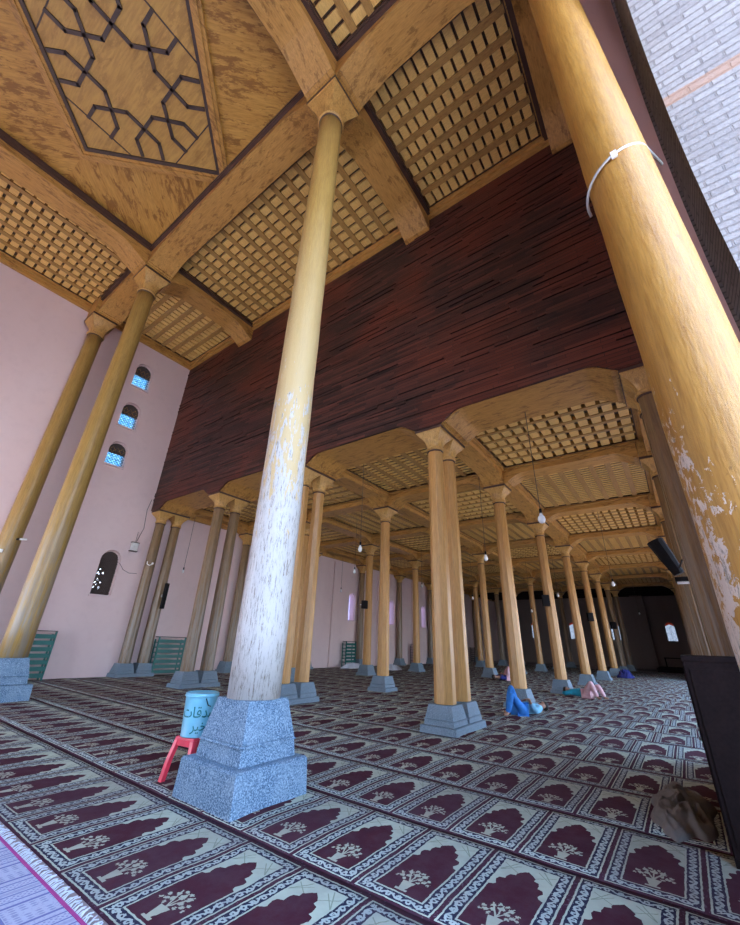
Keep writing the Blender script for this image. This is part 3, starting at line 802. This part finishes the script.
# ---------------------------------------------------------------- carpets
PH = {0: .17, 1: .38, 2: .25, 3: .05, 4: .50}
mats = [carpet_mat('prayer_carpet_weave_%d' % k, PH[k], k * 7.3) for k in range(5)]
GC = 'rows of maroon prayer carpet'
ny = 150
def carpet_mesh(k, mat):
    m = MB(); W = 1.185; nx = 8; y0, y1 = -1.05, 17.5
    vs = []; fs = []
    for j in range(ny + 1):
        y = y0 + (y1 - y0) * j / ny
        sh = noise.noise(Vector((k * 9.1, y * .35, 0))) * .006
        for i in range(nx + 1):
            x = W * i / nx
            z = .010 + .014 * max(0, noise.noise(Vector((x * 1.6 + k * 5, y * 1.1, k * 3.3)))) + .006 * noise.noise(Vector((x * 5 + k * 5, y * 3, k)))
            if i in (0, nx): z = max(.004, z * .7)
            vs.append((x + sh, y, z))
    for j in range(ny):
        for i in range(nx):
            a = j * (nx + 1) + i; fs.append((a, a + 1, a + nx + 2, a + nx + 1))
    n = len(vs); m.add(vs, fs)
    # thin turned-down edges give the pile its thickness
    for i0 in (0, nx):
        e = [(vs[j * (nx + 1) + i0][0], vs[j * (nx + 1) + i0][1], 0) for j in range(ny + 1)]
        o = len(m.v); m.v += e
        for j in range(ny):
            f = (j * (nx + 1) + i0, (j + 1) * (nx + 1) + i0, o + j + 1, o + j); m.f.append(f if i0 == 0 else f[::-1]); m.mi.append(0)
    return m.mesh('prayer_carpet', mat, True)
cm = [carpet_mesh(k, mats[k]) for k in range(5)]
x = 1.665; i = 0
while x < 43.1 - 1.2:
    k = i if i < 5 else (i * 3 + 1) % 5
    o = link('prayer_carpet', cm[k]); o.location = (x, 0, 0)
    tag(o, 'long row of maroon prayer carpet, %s row away from the pale lavender rug' % ordinal(i), 'carpet', GC)
    x += 1.193; i += 1
pr = thing('pale_rug', 'pale lavender woven rug with fringe and magenta edge at lower left', 'rug', (1.55, 3, 0))
m = MB(); vs = []; nx, nyy = 20, 60
for j in range(nyy + 1):
    for i in range(nx + 1):
        xx, y = -3.2 * (1 - i / nx), -3.9 + 9 * 1.5 * j / nyy
        vs.append((xx, y, .016 + .008 * noise.noise(Vector((xx * 2, y * 2, 5)))))
m.add(vs, [(j * (nx + 1) + i, j * (nx + 1) + i + 1, (j + 1) * (nx + 1) + i + 1, (j + 1) * (nx + 1) + i) for j in range(nyy) for i in range(nx)])
m.build('rug_field', M['palerug'], pr, True)
MB().box(0, .018, -3.9, 9.6, .002, .022).build('edging', M['magenta'], pr)
m = MB()
for k in range(760):
    y = -3.9 + k * .0178; dx = random.uniform(.035, .07); dy = random.uniform(-.02, .02)
    m.tube([(.018, y, .014), (.018 + dx * .6, y + dy, .03), (.018 + dx, y + dy * 1.8, .028)], .0035, 3)
fo = m.build('fringe', M['cloth_white'], pr); fo['kind'] = 'stuff'

# ---------------------------------------------------------------- stool and bucket
sx_, sy_ = 3.27, 4.87
s = thing('plastic_stool', 'red plastic stool under the bucket behind the stone base', 'stool', (sx_, sy_, .012), .15)
MB().frustum(.155, .145, .40, .425).build('seat', M['red'], s, bevel=.008)
m = MB()
for sx2 in (-1, 1):
    m.add([(sx2 * .15, -.14, .34), (sx2 * .15, .14, .34), (sx2 * .15, .14, .40), (sx2 * .15, -.14, .40), (sx2 * .142, -.14, .34), (sx2 * .142, .14, .34), (sx2 * .142, .14, .40), (sx2 * .142, -.14, .40)], [(0, 1, 2, 3), (7, 6, 5, 4), (0, 4, 5, 1), (3, 2, 6, 7)])
    m.add([(-.14, sx2 * .15, .34), (.14, sx2 * .15, .34), (.14, sx2 * .15, .40), (-.14, sx2 * .15, .40), (-.14, sx2 * .142, .34), (.14, sx2 * .142, .34), (.14, sx2 * .142, .40), (-.14, sx2 * .142, .40)], [(0, 1, 2, 3), (7, 6, 5, 4), (0, 4, 5, 1), (3, 2, 6, 7)])
m.build('apron', M['red'], s)
for ax in (-1, 1):
    for ay in (-1, 1):
        m = MB(); w = .028
        rg = [[(ax * c + (w * dx), ay * c + (w * dy), z) for dx, dy in ((-1, -1), (1, -1), (1, 1), (-1, 1))] for c, z in ((.19, 0), (.165, .2), (.125, .40))]
        m.rings(rg); m.build('leg', M['red'], s, bevel=.006)
bk = thing('donation_bucket', 'sky blue tin drum lettered in teal Arabic script, standing on a red stool', 'bucket', (sx_, sy_, .438), 0)
R0, R1, H = .165, .185, .44
MB().lathe([(R0 * .6, 0), (R0, .0), (R0 + .004, .01), (R0, .02), (R0 + (R1 - R0) * .5, H * .5), (R1, H - .03), (R1 + .006, H - .02), (R1 + .006, H - .005), (R1 - .005, H), (R1 - .012, H - .012), (R1 * .3, H - .012)], 40).build('drum', M['bucket'], bk, smooth=True)
m = MB().lathe([(R1 + .007, H - .04), (R1 + .012, H - .03), (R1 + .007, H - .02)], 40); m.build('rim_band', M['bucket'], bk, smooth=True)
m = MB().tube([(-.06, -R1 * .96, H - .05), (-.03, -R1 - .01, H - .12), (.0, -R1 - .015, H - .13)], .006, 6); m.build('handle', M['black'], bk)
def text_mesh(s_, size, ang, z, name):
    cu = bpy.data.curves.new('lettering', 'FONT'); cu.body = s_; cu.size = size; cu.align_x = 'CENTER'; cu.extrude = .0015; cu.offset = .0012
    o = bpy.data.objects.new('lettering', cu); C.objects.link(o)
    bpy.context.view_layer.update(); dg = bpy.context.evaluated_depsgraph_get(); me = bpy.data.meshes.new_from_object(o.evaluated_get(dg)); bpy.data.objects.remove(o)
    for v in me.vertices:
        x, y, d = v.co; zz = z + y; r = R0 + (R1 - R0) * (zz / H) + .0012 + d; a = ang + x / R1
        v.co = (r * math.cos(a), r * math.sin(a), zz)
    me.materials.clear(); me.materials.append(M['ink']); me.update()
    return link(name, me, bk)
ang = math.radians(236)
text_mesh('\uFE95\uFE8E\uFED7\uFEAA\uFEBB', .15, ang + .05, .20, 'lettering')
text_mesh('\uFEAE\uFEF4\uFEA7', .14, ang + .12, .07, 'lettering')

# ---------------------------------------------------------------- slatted racks by the pink wall
def rack(x, y, w, hgt, label, mat, n=7, lean=.0):
    t = thing('slatted_rack', label, 'rack', (x, y, .012), 0, 'slatted book racks along the pink wall')
    for s_ in (-1, 1):
        m = MB(); m.box(s_ * w / 2 - .025, s_ * w / 2 + .025, -.03, .03, 0, hgt + .03); m.box(s_ * w / 2 - .025, s_ * w / 2 + .025, .27, .31, 0, hgt * .95)
        for k in range(n): m.box(s_ * w / 2 - .02, s_ * w / 2 + .02, .02, .28, .08 + k * (hgt - .1) / n, .11 + k * (hgt - .1) / n)
        m.build('side_frame', M['lattice_dark'] if mat != M['green'] else M['green'], t)
    for k in range(n):
        z = .08 + k * (hgt - .1) / n; m = MB(); m.box(-w / 2, w / 2, -.02, .0, z, z + (hgt / n) * .62); m.box(-w / 2, w / 2, 0, .28, z, z + .015); m.build('shelf', mat, t)
    MB().box(-w / 2 - .02, w / 2 + .02, -.035, .30, hgt, hgt + .03).build('top_rail', M['lattice_dark'], t)
    return t
rack(9.55, 17.0, 1.12, 1.38, 'teal slatted rack between the wall pair and the next twin columns', M['green'])
rack(5.0, 17.1, .9, 1.45, 'teal slatted rack half hidden behind the tall brown column', M['green'])
rack(21.5, 17.1, .95, 1.45, 'dark green slatted rack below the first arched window', M['green'])
rack(29.8, 17.1, .9, 1.4, 'small dark slatted rack beyond the pale column shafts, below second window', M['lattice_dark'])
rack(40.9, 17.1, 1.0, 1.3, 'farthest slatted rack seen beside the centre twin columns', M['lattice_dark'])

# ---------------------------------------------------------------- pendant bulbs
def pendant(x, y, zt, zb, label, big=1.0):
    t = thing('pendant_bulb', label, 'light bulb', (x, y, zb), 0, 'bulbs hanging on long cords')
    MB().tube([(0, 0, .16), (.01, .005, (zt - zb) * .5), (0, 0, zt - zb)], .008, 5).build('cord', M['cord'], t)
    MB().lathe([(.02, .2), (.028, .18), (.028, .1), (.035, .09)], 12).build('socket', M['black'], t, True)
    MB().lathe([(.001, -.10 * big), (.04 * big, -.085 * big), (.062 * big, -.04 * big), (.055 * big, .01), (.035, .06), (.03, .1)], 16).build('bulb', M['bulb'], t, True)
for a in ((9.06, 7.04, 6.9, 3.97, 'hanging bulb left of the centre twin columns, lowest of the near ones'), (14.43, 11.48, 6.9, 4.41, 'hanging bulb on a long cord in front of the pink wall, left of centre'),
          (20.3, 17.2, 6.9, 4.45, 'hanging bulb close to the first arched window in the pink wall'), (11.82, 4.3, 6.66, 3.95, 'hanging bulb just right of the centre twin columns'),
          (18.58, 1.72, 6.9, 3.89, 'hanging bulb between the fourth and fifth columns of the right-hand row'), (40.53, 2.35, 6.9, 4.33, 'farthest hanging bulb in front of the dark end wall'),
          (23.88, 4.9, 6.9, 4.12, 'hanging bulb behind the second column of the right-hand row'), (27.39, 7.31, 6.9, 3.61, 'hanging bulb in the dark middle aisle'),
          (33.0, 4.9, 6.9, 4.18, 'tiny hanging bulb behind the fourth column of the right-hand row'), (21.5, 11.9, 6.9, 4.64, 'hanging bulb above the second arched window'),
          (24.3, 9.9, 6.9, 4.16, 'hanging bulb in the gap right of the centre twin columns, far back')): pendant(*a)
pendant(8.62, 1.85, 6.66, 4.02, 'large white bulb hanging below the broad beam right of centre', 1.3)
pendant(9.5, 17.3, 6.6, 4.05, 'bare lamp holder hanging before the pink wall at the left', .5)

# ---------------------------------------------------------------- speakers, lamps, boxes
def speaker(x, y, z, w, hgt, rz, label, stick=False):
    t = thing('loudspeaker', label, 'loudspeaker', (x, y, z), rz, 'loudspeakers fixed to the columns')
    MB().box(-w / 2, w / 2, -w * .45, w * .45, 0, hgt).build('cabinet', M['black'], t, bevel=.015)
    MB().box(-w * .42, w * .42, -w * .48, -w * .44, hgt * .06, hgt * .94).build('grille', M['black'], t)
    MB().box(-.02, .02, w * .4, w * .4 + .14, hgt * .45, hgt * .55).build('bracket', M['metal'], t)
    return t
speaker(8.74, 16.92, 2.45, .14, 1.0, .2, 'long black column speaker on the twin pair by the pink wall')
speaker(17.26, 4.02, 3.0, .26, .42, -1.2, 'small black speaker on the second column of the right-hand row')
speaker(27.2, 4.02, 3.0, .3, .45, -1.2, 'small black speaker on the fourth column of the right-hand row')
speaker(37.18, 4.02, 3.0, .35, .5, -1.2, 'small black speaker on the farthest lit column of the right-hand row')
speaker(17.28, 12.98, 3.05, .28, .4, .2, 'small black speaker left of the first single column in the middle row')
t = thing('wall_lantern', 'small glass wall box fixed on pink wall beside the twin columns', 'lantern', (7.3, YW - .08, 4.6))
MB().box(-.13, .13, -.05, .05, 0, .32).build('glass_box', M['white'], t, bevel=.01)
MB().box(-.15, .15, -.07, .07, -.03, 0).box(-.15, .15, -.07, .07, .32, .35).build('frame', M['lattice_dark'], t)
MB().tube([(0, 0, .35), (0, 0, .8)], .008, 5).build('rod', M['cord'], t)
for (x, y, z, rz, lb) in ((3.1, 12.66, 0, 0, ''),):
    pass
m = MB(); m.tube([(6.95, YW - .015, 4.05), (7.15, YW - .015, 3.82), (7.4, YW - .015, 3.72), (7.72, YW - .015, 3.74)], .009, 5); tag(m.build('wall_cable', M['cord']), 'thin dark cable sagging across the pink wall beside the shuttered niche', 'cable')
m = MB(); m.tube([(7.5, YW - .02, 6.9), (7.42, YW - .03, 6.4), (7.5, YW - .02, 5.6), (7.36, YW - .02, 5.0)], .012, 5); tag(m.build('wall_cable', M['cord']), 'thin cable hanging from the lower corner of the timber wall', 'cable')
t = thing('security_camera', 'small white camera bracket on the leftmost tall column', 'camera', (3.42, 16.62, 4.15), .3)
MB().tube([(0, .0, 0), (.16, -.1, .02)], .035, 8).build('body', M['white'], t); MB().box(-.03, .03, -.02, .12, -.03, .03).build('mount', M['black'], t)
t = thing('junction_box', 'little white junction box low on the leftmost tall column', 'box', (3.08, 16.66, 3.72), -.4)
MB().box(-.07, .07, -.03, .03, -.05, .05).build('box', M['white'], t, bevel=.01); MB().box(-.05, .05, -.04, -.028, -.03, .03).build('lid', M['white'], t)
t = thing('bracket_lamp', 'small white curved bracket on the front column of the wall pair', 'lamp', (7.82, 17.08, 4.1), 0)
MB().tube([(-.05, 0, .1), (-.08, -.08, 0), (.0, -.12, -.05), (.12, -.12, 0)], .018, 6).build('bracket', M['white'], t); MB().lathe([(.02, 0), (.05, .03), (.03, .08)], 10, c=(.12, -.12, 0)).build('shade', M['white'], t)
# projector arm with floodlight near the twin columns at the right
t = thing('floodlight', 'black fan housing with a white floodlight beside the brown twin columns', 'floodlight', (9.6, -.26, 2.72), 0)
MB().tube([(0, .27, .80), (.0, .15, .47), (0, .03, .14)], [.15, .13, .09], 10).build('housing', M['black'], t)
MB().box(-.15, .15, -.14, .12, -.01, .07).build('lamp_head', M['black'], t, bevel=.01)
MB().box(-.12, .12, -.12, .10, -.03, -.012).build('lens', M['white'], t)
MB().tube([(0, .0, .25), (-.5, -.05, .3), (-.72, -.10, .3)], .018, 6).build('arm', M['black'], t)
# cable loop round the amber column
t = thing('cable_clamp', 'pale grey cable looped round the amber column', 'cable', (3.4, -.5, 5.9))
m = MB(); pts = []
for k in range(17):
    a = math.radians(75 + k * 11); pts.append((.298 * math.cos(a), .298 * math.sin(a), -.22 + .022 * k))
pts.append((.35, -.45, .35))
m.tube(pts, .014, 8); m.build('cable', M['metal'], t, True)
MB().box(-.31, -.29, -.03, .02, -.06, .03).build('clip', M['white'], t)
t = MB().tube([(4.98, YA + .03, 6.4), (4.98, YA + .03, 14.0)], .03, 8).build('wall_pipe', M['mauve']); tag(t, 'thin mauve pipe on the plaster strip beside the brick arch', 'pipe')

# ---------------------------------------------------------------- dark cabinet and cloth heap
t = thing('dark_cabinet', 'near-black wooden cabinet in the lower right corner', 'cabinet', (5.9, -.46, .012))
MB().box(-.95, .95, -.5, .5, .06, 1.42).build('body', M['cabinet'], t)
MB().box(-.96, .96, -.51, .51, 1.42, 1.47).build('top', M['cabinet'], t, bevel=.01)
MB().box(-.97, .97, -.51, .51, 0, .06).build('skirting', M['cabinet'], t)
for k in (-1, 0, 1):
    d = MB().box(k * .62 - .29, k * .62 + .29, .5, .515, .12, 1.36).build('door', M['cabinet'], t, bevel=.005)
    MB().lathe([(.012, 0), (.018, .02), (.001, .03)], 8).build('knob', M['metal'], d).matrix_local = Matrix.Translation((k * .62 + .22, .515, .75)) @ Matrix.Rotation(-PI / 2, 4, 'X')
for k in (-1, 1):
    MB().box(-.965, -.95, k * .25 - .22, k * .25 + .22, .12, 1.36).build('side_panel', M['cabinet'], t, bevel=.005)
def heap(name, label, cat, x, y, rx, ry, hgt, mat, seed, rz=0):
    m = MB(); n, k = 72, 26
    vs = []; fs = []
    for j in range(k + 1):
        f = j / k
        for i in range(n):
            a = 2 * PI * i / n; q = 1 + .35 * noise.noise(Vector((math.cos(a) * 1.9, math.sin(a) * 1.9, seed))) + .10 * noise.noise(Vector((math.cos(a) * 6, math.sin(a) * 6, seed)))
            px, py = rx * f * q * math.cos(a), ry * f * q * math.sin(a)
            wx, wy = px + .12 * noise.noise(Vector((px * 4, py * 4, seed + 8))), py + .12 * noise.noise(Vector((px * 4 + 9, py * 4, seed)))
            fold = 1 - abs(noise.noise(Vector((wx * 5, wy * 9, seed)))) * 2.2
            fold2 = 1 - abs(noise.noise(Vector((wx * 13, wy * 11, seed + 2)))) * 2
            z = hgt * (1 - f ** 2.5) * (.35 + .5 * fold + .16 * fold2) + .012 * (fold2 + .4) + .008
            if j == k: z = 0
            vs.append((px, py, max(z, 0)))
    for j in range(k):
        for i in range(n):
            i2 = (i + 1) % n; fs.append((j * n + i, (j + 1) * n + i, (j + 1) * n + i2, j * n + i2))
    fs.append(tuple(range(n)))
    m.add(vs, fs); o = m.build(name, mat, None, True); o.location = (x, y, .012); o.rotation_euler = (0, 0, rz)
    sub = o.modifiers.new('s', 'SUBSURF'); sub.levels = 1; sub.render_levels = 1
    return tag(o, label, cat)
heap('cloth_heap', 'crumpled dusty grey cloth lying against the dark cabinet', 'cloth', 6.15, .40, .85, .26, .16, M['cloth_grey'], 2.2)
heap('cloth_bundle', 'navy blue cloth bundle beside the far base of the right-hand row', 'cloth', 31.4, 3.3, .7, .45, .5, M['navy'], 7.7)
heap('cloth_heap', 'white cloth heap on the floor below the pink wall', 'cloth', 22.4, 14.6, .8, .5, .3, M['cloth_white'], 4.1)
heap('cloth_heap', 'off-white sheet crumpled under the dark green rack', 'cloth', 21.3, 16.7, 1.0, .4, .3, M['cloth_white'], 9.3)
# low step at the far end
tag(MB().box(43.1, XF - .7, -1.9, 2.2, .012, .3).build('low_platform', M['cabinet']), 'low dark platform in front of the far end wall', 'platform')
t = thing('small_table', 'small black table below the far end window', 'table', (47.5, .9, .302))
MB().box(-.3, .3, -.8, .8, .7, .78).build('tabletop', M['black'], t)
for a in (-1, 1):
    for b_ in (-1, 1): MB().box(a * .25 - .04, a * .25 + .04, b_ * .72 - .04, b_ * .72 + .04, 0, .7).build('leg', M['black'], t)

# ---------------------------------------------------------------- resting people
def skin_mesh(name, verts, edges, radii, mats, parent, root=0, sub=2, pick=None):
    me = bpy.data.meshes.new(name); me.from_pydata([tuple(v) for v in verts], edges, []); me.update()
    o = link(name, me, parent); me.materials.append(mats)
    sk = o.modifiers.new('skin', 'SKIN'); sk.use_smooth_shade = True
    for i, r in enumerate(radii):
        d = me.skin_vertices[0].data[i]; d.radius = (r, r) if not hasattr(r, '__len__') else r; d.use_root = (i == root)
    s_ = o.modifiers.new('s', 'SUBSURF'); s_.levels = sub; s_.render_levels = sub
    return o
def person(label, loc, rz, top, bottom, knee=(.5, .1), hair='hair', mirror=1, arm='chest', s_=1.0, ):
    """someone lying on the back, head towards +X, with knees raised by the given heights"""
    t = thing('person', label, 'person', loc, rz)
    k1, k2 = knee
    B = {'pelvis': ((0, 0, .13), .125), 'belly': ((.18, 0, .14), .12), 'chest': ((.40, 0, .15), .14), 'neck': ((.58, 0, .15), .055), 'headb': ((.68, 0, .17), .075), 'headt': ((.78, 0, .17), .085)}
    names = list(B); V = [B[n][0] for n in names]; Rr = [B[n][1] for n in names]; E = [(i, i + 1) for i in range(5)]
    def chain(start, pts):
        p = names.index(start) if isinstance(start, str) else start
        for q, r in pts: V.append(q); Rr.append(r); E.append((p, len(V) - 1)); p = len(V) - 1
    def leg(s2, kz):
        kx = -.45 * math.cos(math.asin(min(.98, kz / .5))) if kz > .15 else -.44
        fx = kx - (.42 if kz < .2 else .15)
        return [((-.02, s2 * .10, .13), .095), ((kx * .5, s2 * .12, .12 + kz * .45), .078), ((kx, s2 * .13, .10 + kz), .058), ((kx * .5 + fx * .5, s2 * .13, .07 + kz * .5), .052), ((fx, s2 * .13, .07), .038), ((fx - .03, s2 * .13, .05 if kz > .2 else .16), .035), ((fx - .12, s2 * .14, .05 if kz > .2 else .2), .028)]
    legs = [(leg(1, k1)), (leg(-1, k2))]
    for l in legs: chain('pelvis', l)
    arms = []
    for s2 in (-1, 1):
        if arm == 'chest': a = [((.46, s2 * .17, .15), .06), ((.26, s2 * .25, .10), .045), ((.22, s2 * .16, .25), .035), ((.27, s2 * .06, .30), .03)]
        else: a = [((.48, s2 * .17, .14), .06), ((.64, s2 * .28, .08), .045), ((.78, s2 * .16, .08), .035), ((.84, s2 * .06, .08), .03)]
        arms.append(a); chain('chest', a)
        hp = Vector(a[-1][0]); dr = (hp - Vector(a[-2][0])).normalized(); sd = Vector((dr.y, -dr.x, 0)).normalized() if abs(dr.z) < .95 else Vector((1, 0, 0))
        iw = len(V) - 1
        for q in range(4):
            o2 = sd * (q - 1.5) * .019; ln_ = (.06, .07, .066, .05)[q]
            V.append(tuple(hp + dr * .035 + o2)); Rr.append(.0095); E.append((iw, len(V) - 1))
            V.append(tuple(hp + dr * (.035 + ln_) + o2 + Vector((0, 0, -.012)))); Rr.append(.008); E.append((len(V) - 2, len(V) - 1))
        V.append(tuple(hp + sd * .045 + dr * .02)); Rr.append(.0095); E.append((iw, len(V) - 1))
    # nose and ears as small extra tips of the head
    h = names.index('headt')
    V.append((.72, 0, .268)); Rr.append(.014); E.append((h, len(V) - 1))
    skin_mesh('body', V, E, Rr, M['skin'], t)
    def garment(nm, segs, mat, grow=.022):
        vv, ee, rr = [], [], []
        for sg in segs:
            p = None
            for q, r in sg:
                if tuple(q) in vv: p = vv.index(tuple(q)); continue
                vv.append(tuple(q)); rr.append(r + grow)
                if p is not None: ee.append((p, len(vv) - 1))
                p = len(vv) - 1
        return skin_mesh(nm, vv, ee, rr, mat, t)
    torso = [(B[n][0], B[n][1]) for n in ('pelvis', 'belly', 'chest')]
    garment('shirt', [torso] + [[torso[2]] + a[:3] for a in arms], top, .026)
    garment('trousers', [[torso[0]] + l[:5] for l in legs], bottom, .022)
    MB().lathe([(.02, -.06), (.08, -.05), (.102, 0), (.095, .05), (.05, .09), (.001, .1)], 16).build('hair', M[hair], t, True).matrix_local = Matrix.Translation((.80, 0, .16)) @ Matrix.Rotation(PI / 2, 4, 'Y') @ Matrix.Diagonal((1.0, .9, .8, 1))
    # facial features: eyes and mouth
    f = MB(); f.lathe([(.001, -.012), (.012, 0), (.001, .012)], 8, c=(.775, .035, .243)); f.lathe([(.001, -.012), (.012, 0), (.001, .012)], 8, c=(.775, -.035, .243)); f.build('eyes', M['hair'], t, True)
    f = MB(); f.box(.665, .675, -.025, .025, .238, .248); f.build('mouth', M['brownc'], t)
    t.scale = (s_,) * 3
    return t
person('person in light blue top and blue trousers lying down with one knee raised', (11.12, 3.55, .016), math.radians(-30), M['lightblue'], M['denim'], (.5, .34), s_=1.02)
person('person in teal shirt lying beside the second column base of the right-hand row', (16.72, 3.0, .016), math.radians(68), M['teal'], M['pinkcloth'], (.40, .30), arm='head')
person('person in pale pink lying behind the first single column, legs bent', (21.3, 7.3, .016), math.radians(155), M['navy'], M['pinkcloth'], (.52, .40))

# ---------------------------------------------------------------- daylight
w = bpy.data.worlds.new('sky'); sc.world = w; w.use_nodes = True; wt = w.node_tree
bg = wt.nodes['Background']
tc = wt.nodes.new('ShaderNodeTexCoord'); sx = wt.nodes.new('ShaderNodeSeparateXYZ'); wt.links.new(tc.outputs['Generated'], sx.inputs[0])
rp = ramp(wt, sx.outputs['Z'], [(0., (.80, .88, 1.0)), (.25, (.45, .66, 1.0)), (1., (.24, .46, .95))])
wt.links.new(rp, bg.inputs['Color']); bg.inputs['Strength'].default_value = 5.0
sun = bpy.data.lights.new('sun', 'SUN'); sun.energy = 14; sun.angle = .009; sun.color = (1, .93, .80)
so = bpy.data.objects.new('sun', sun); C.objects.link(so); so.location = (-20, -20, 30)
so.rotation_euler = Vector((1, .3, -.9)).to_track_quat('-Z', 'Y').to_euler()
def portal(loc, rot, sx2, sy2):
    l = bpy.data.lights.new('portal', 'AREA'); l.shape = 'RECTANGLE'; l.size = sx2; l.size_y = sy2; l.cycles.is_portal = True
    o = bpy.data.objects.new('portal', l); C.objects.link(o); o.location = loc; o.rotation_euler = rot
for yy in (10.6, 15.2): portal((-6.05, yy, 2.7), (PI / 2, 0, -PI / 2), 3.6, 5.6)
portal((.3, YB - .05, 6.8), (PI / 2, 0, 0), 7.4, 13.8)
for a, b_ in bays[:5]: portal(((a + b_) / 2, -2.52, 2.25), (PI / 2, 0, 0), b_ - a, 4.5)

# ---------------------------------------------------------------- camera
f, pitch, roll, yaw = 391.13, .429574, .035868, .64332
cy, sy = math.cos(yaw), math.sin(yaw)
fwd = Vector((cy * math.cos(pitch), sy * math.cos(pitch), math.sin(pitch)))
r0 = Vector((sy, -cy, 0)); u0 = r0.cross(fwd)
r = r0 * math.cos(roll) + u0 * math.sin(roll); u = r.cross(fwd)
cam = bpy.data.cameras.new('camera'); co = bpy.data.objects.new('camera', cam); C.objects.link(co)
cam.sensor_fit = 'HORIZONTAL'; cam.sensor_width = 36; cam.lens = f / 740 * 36; cam.clip_end = 300; cam.clip_start = .05
mw = Matrix((r, u, -fwd)).transposed().to_4x4(); mw.translation = Vector((0, 0, 1.5)); co.matrix_world = mw
sc.camera = co
sc.view_settings.view_transform = 'Standard'; sc.view_settings.look = 'None'; sc.view_settings.gamma = 1
sc.view_settings.exposure = 1.12
sc.cycles.max_bounces = 10; sc.cycles.diffuse_bounces = 7
sc.cycles.use_denoising = True
sc.cycles.sample_clamp_indirect = 8
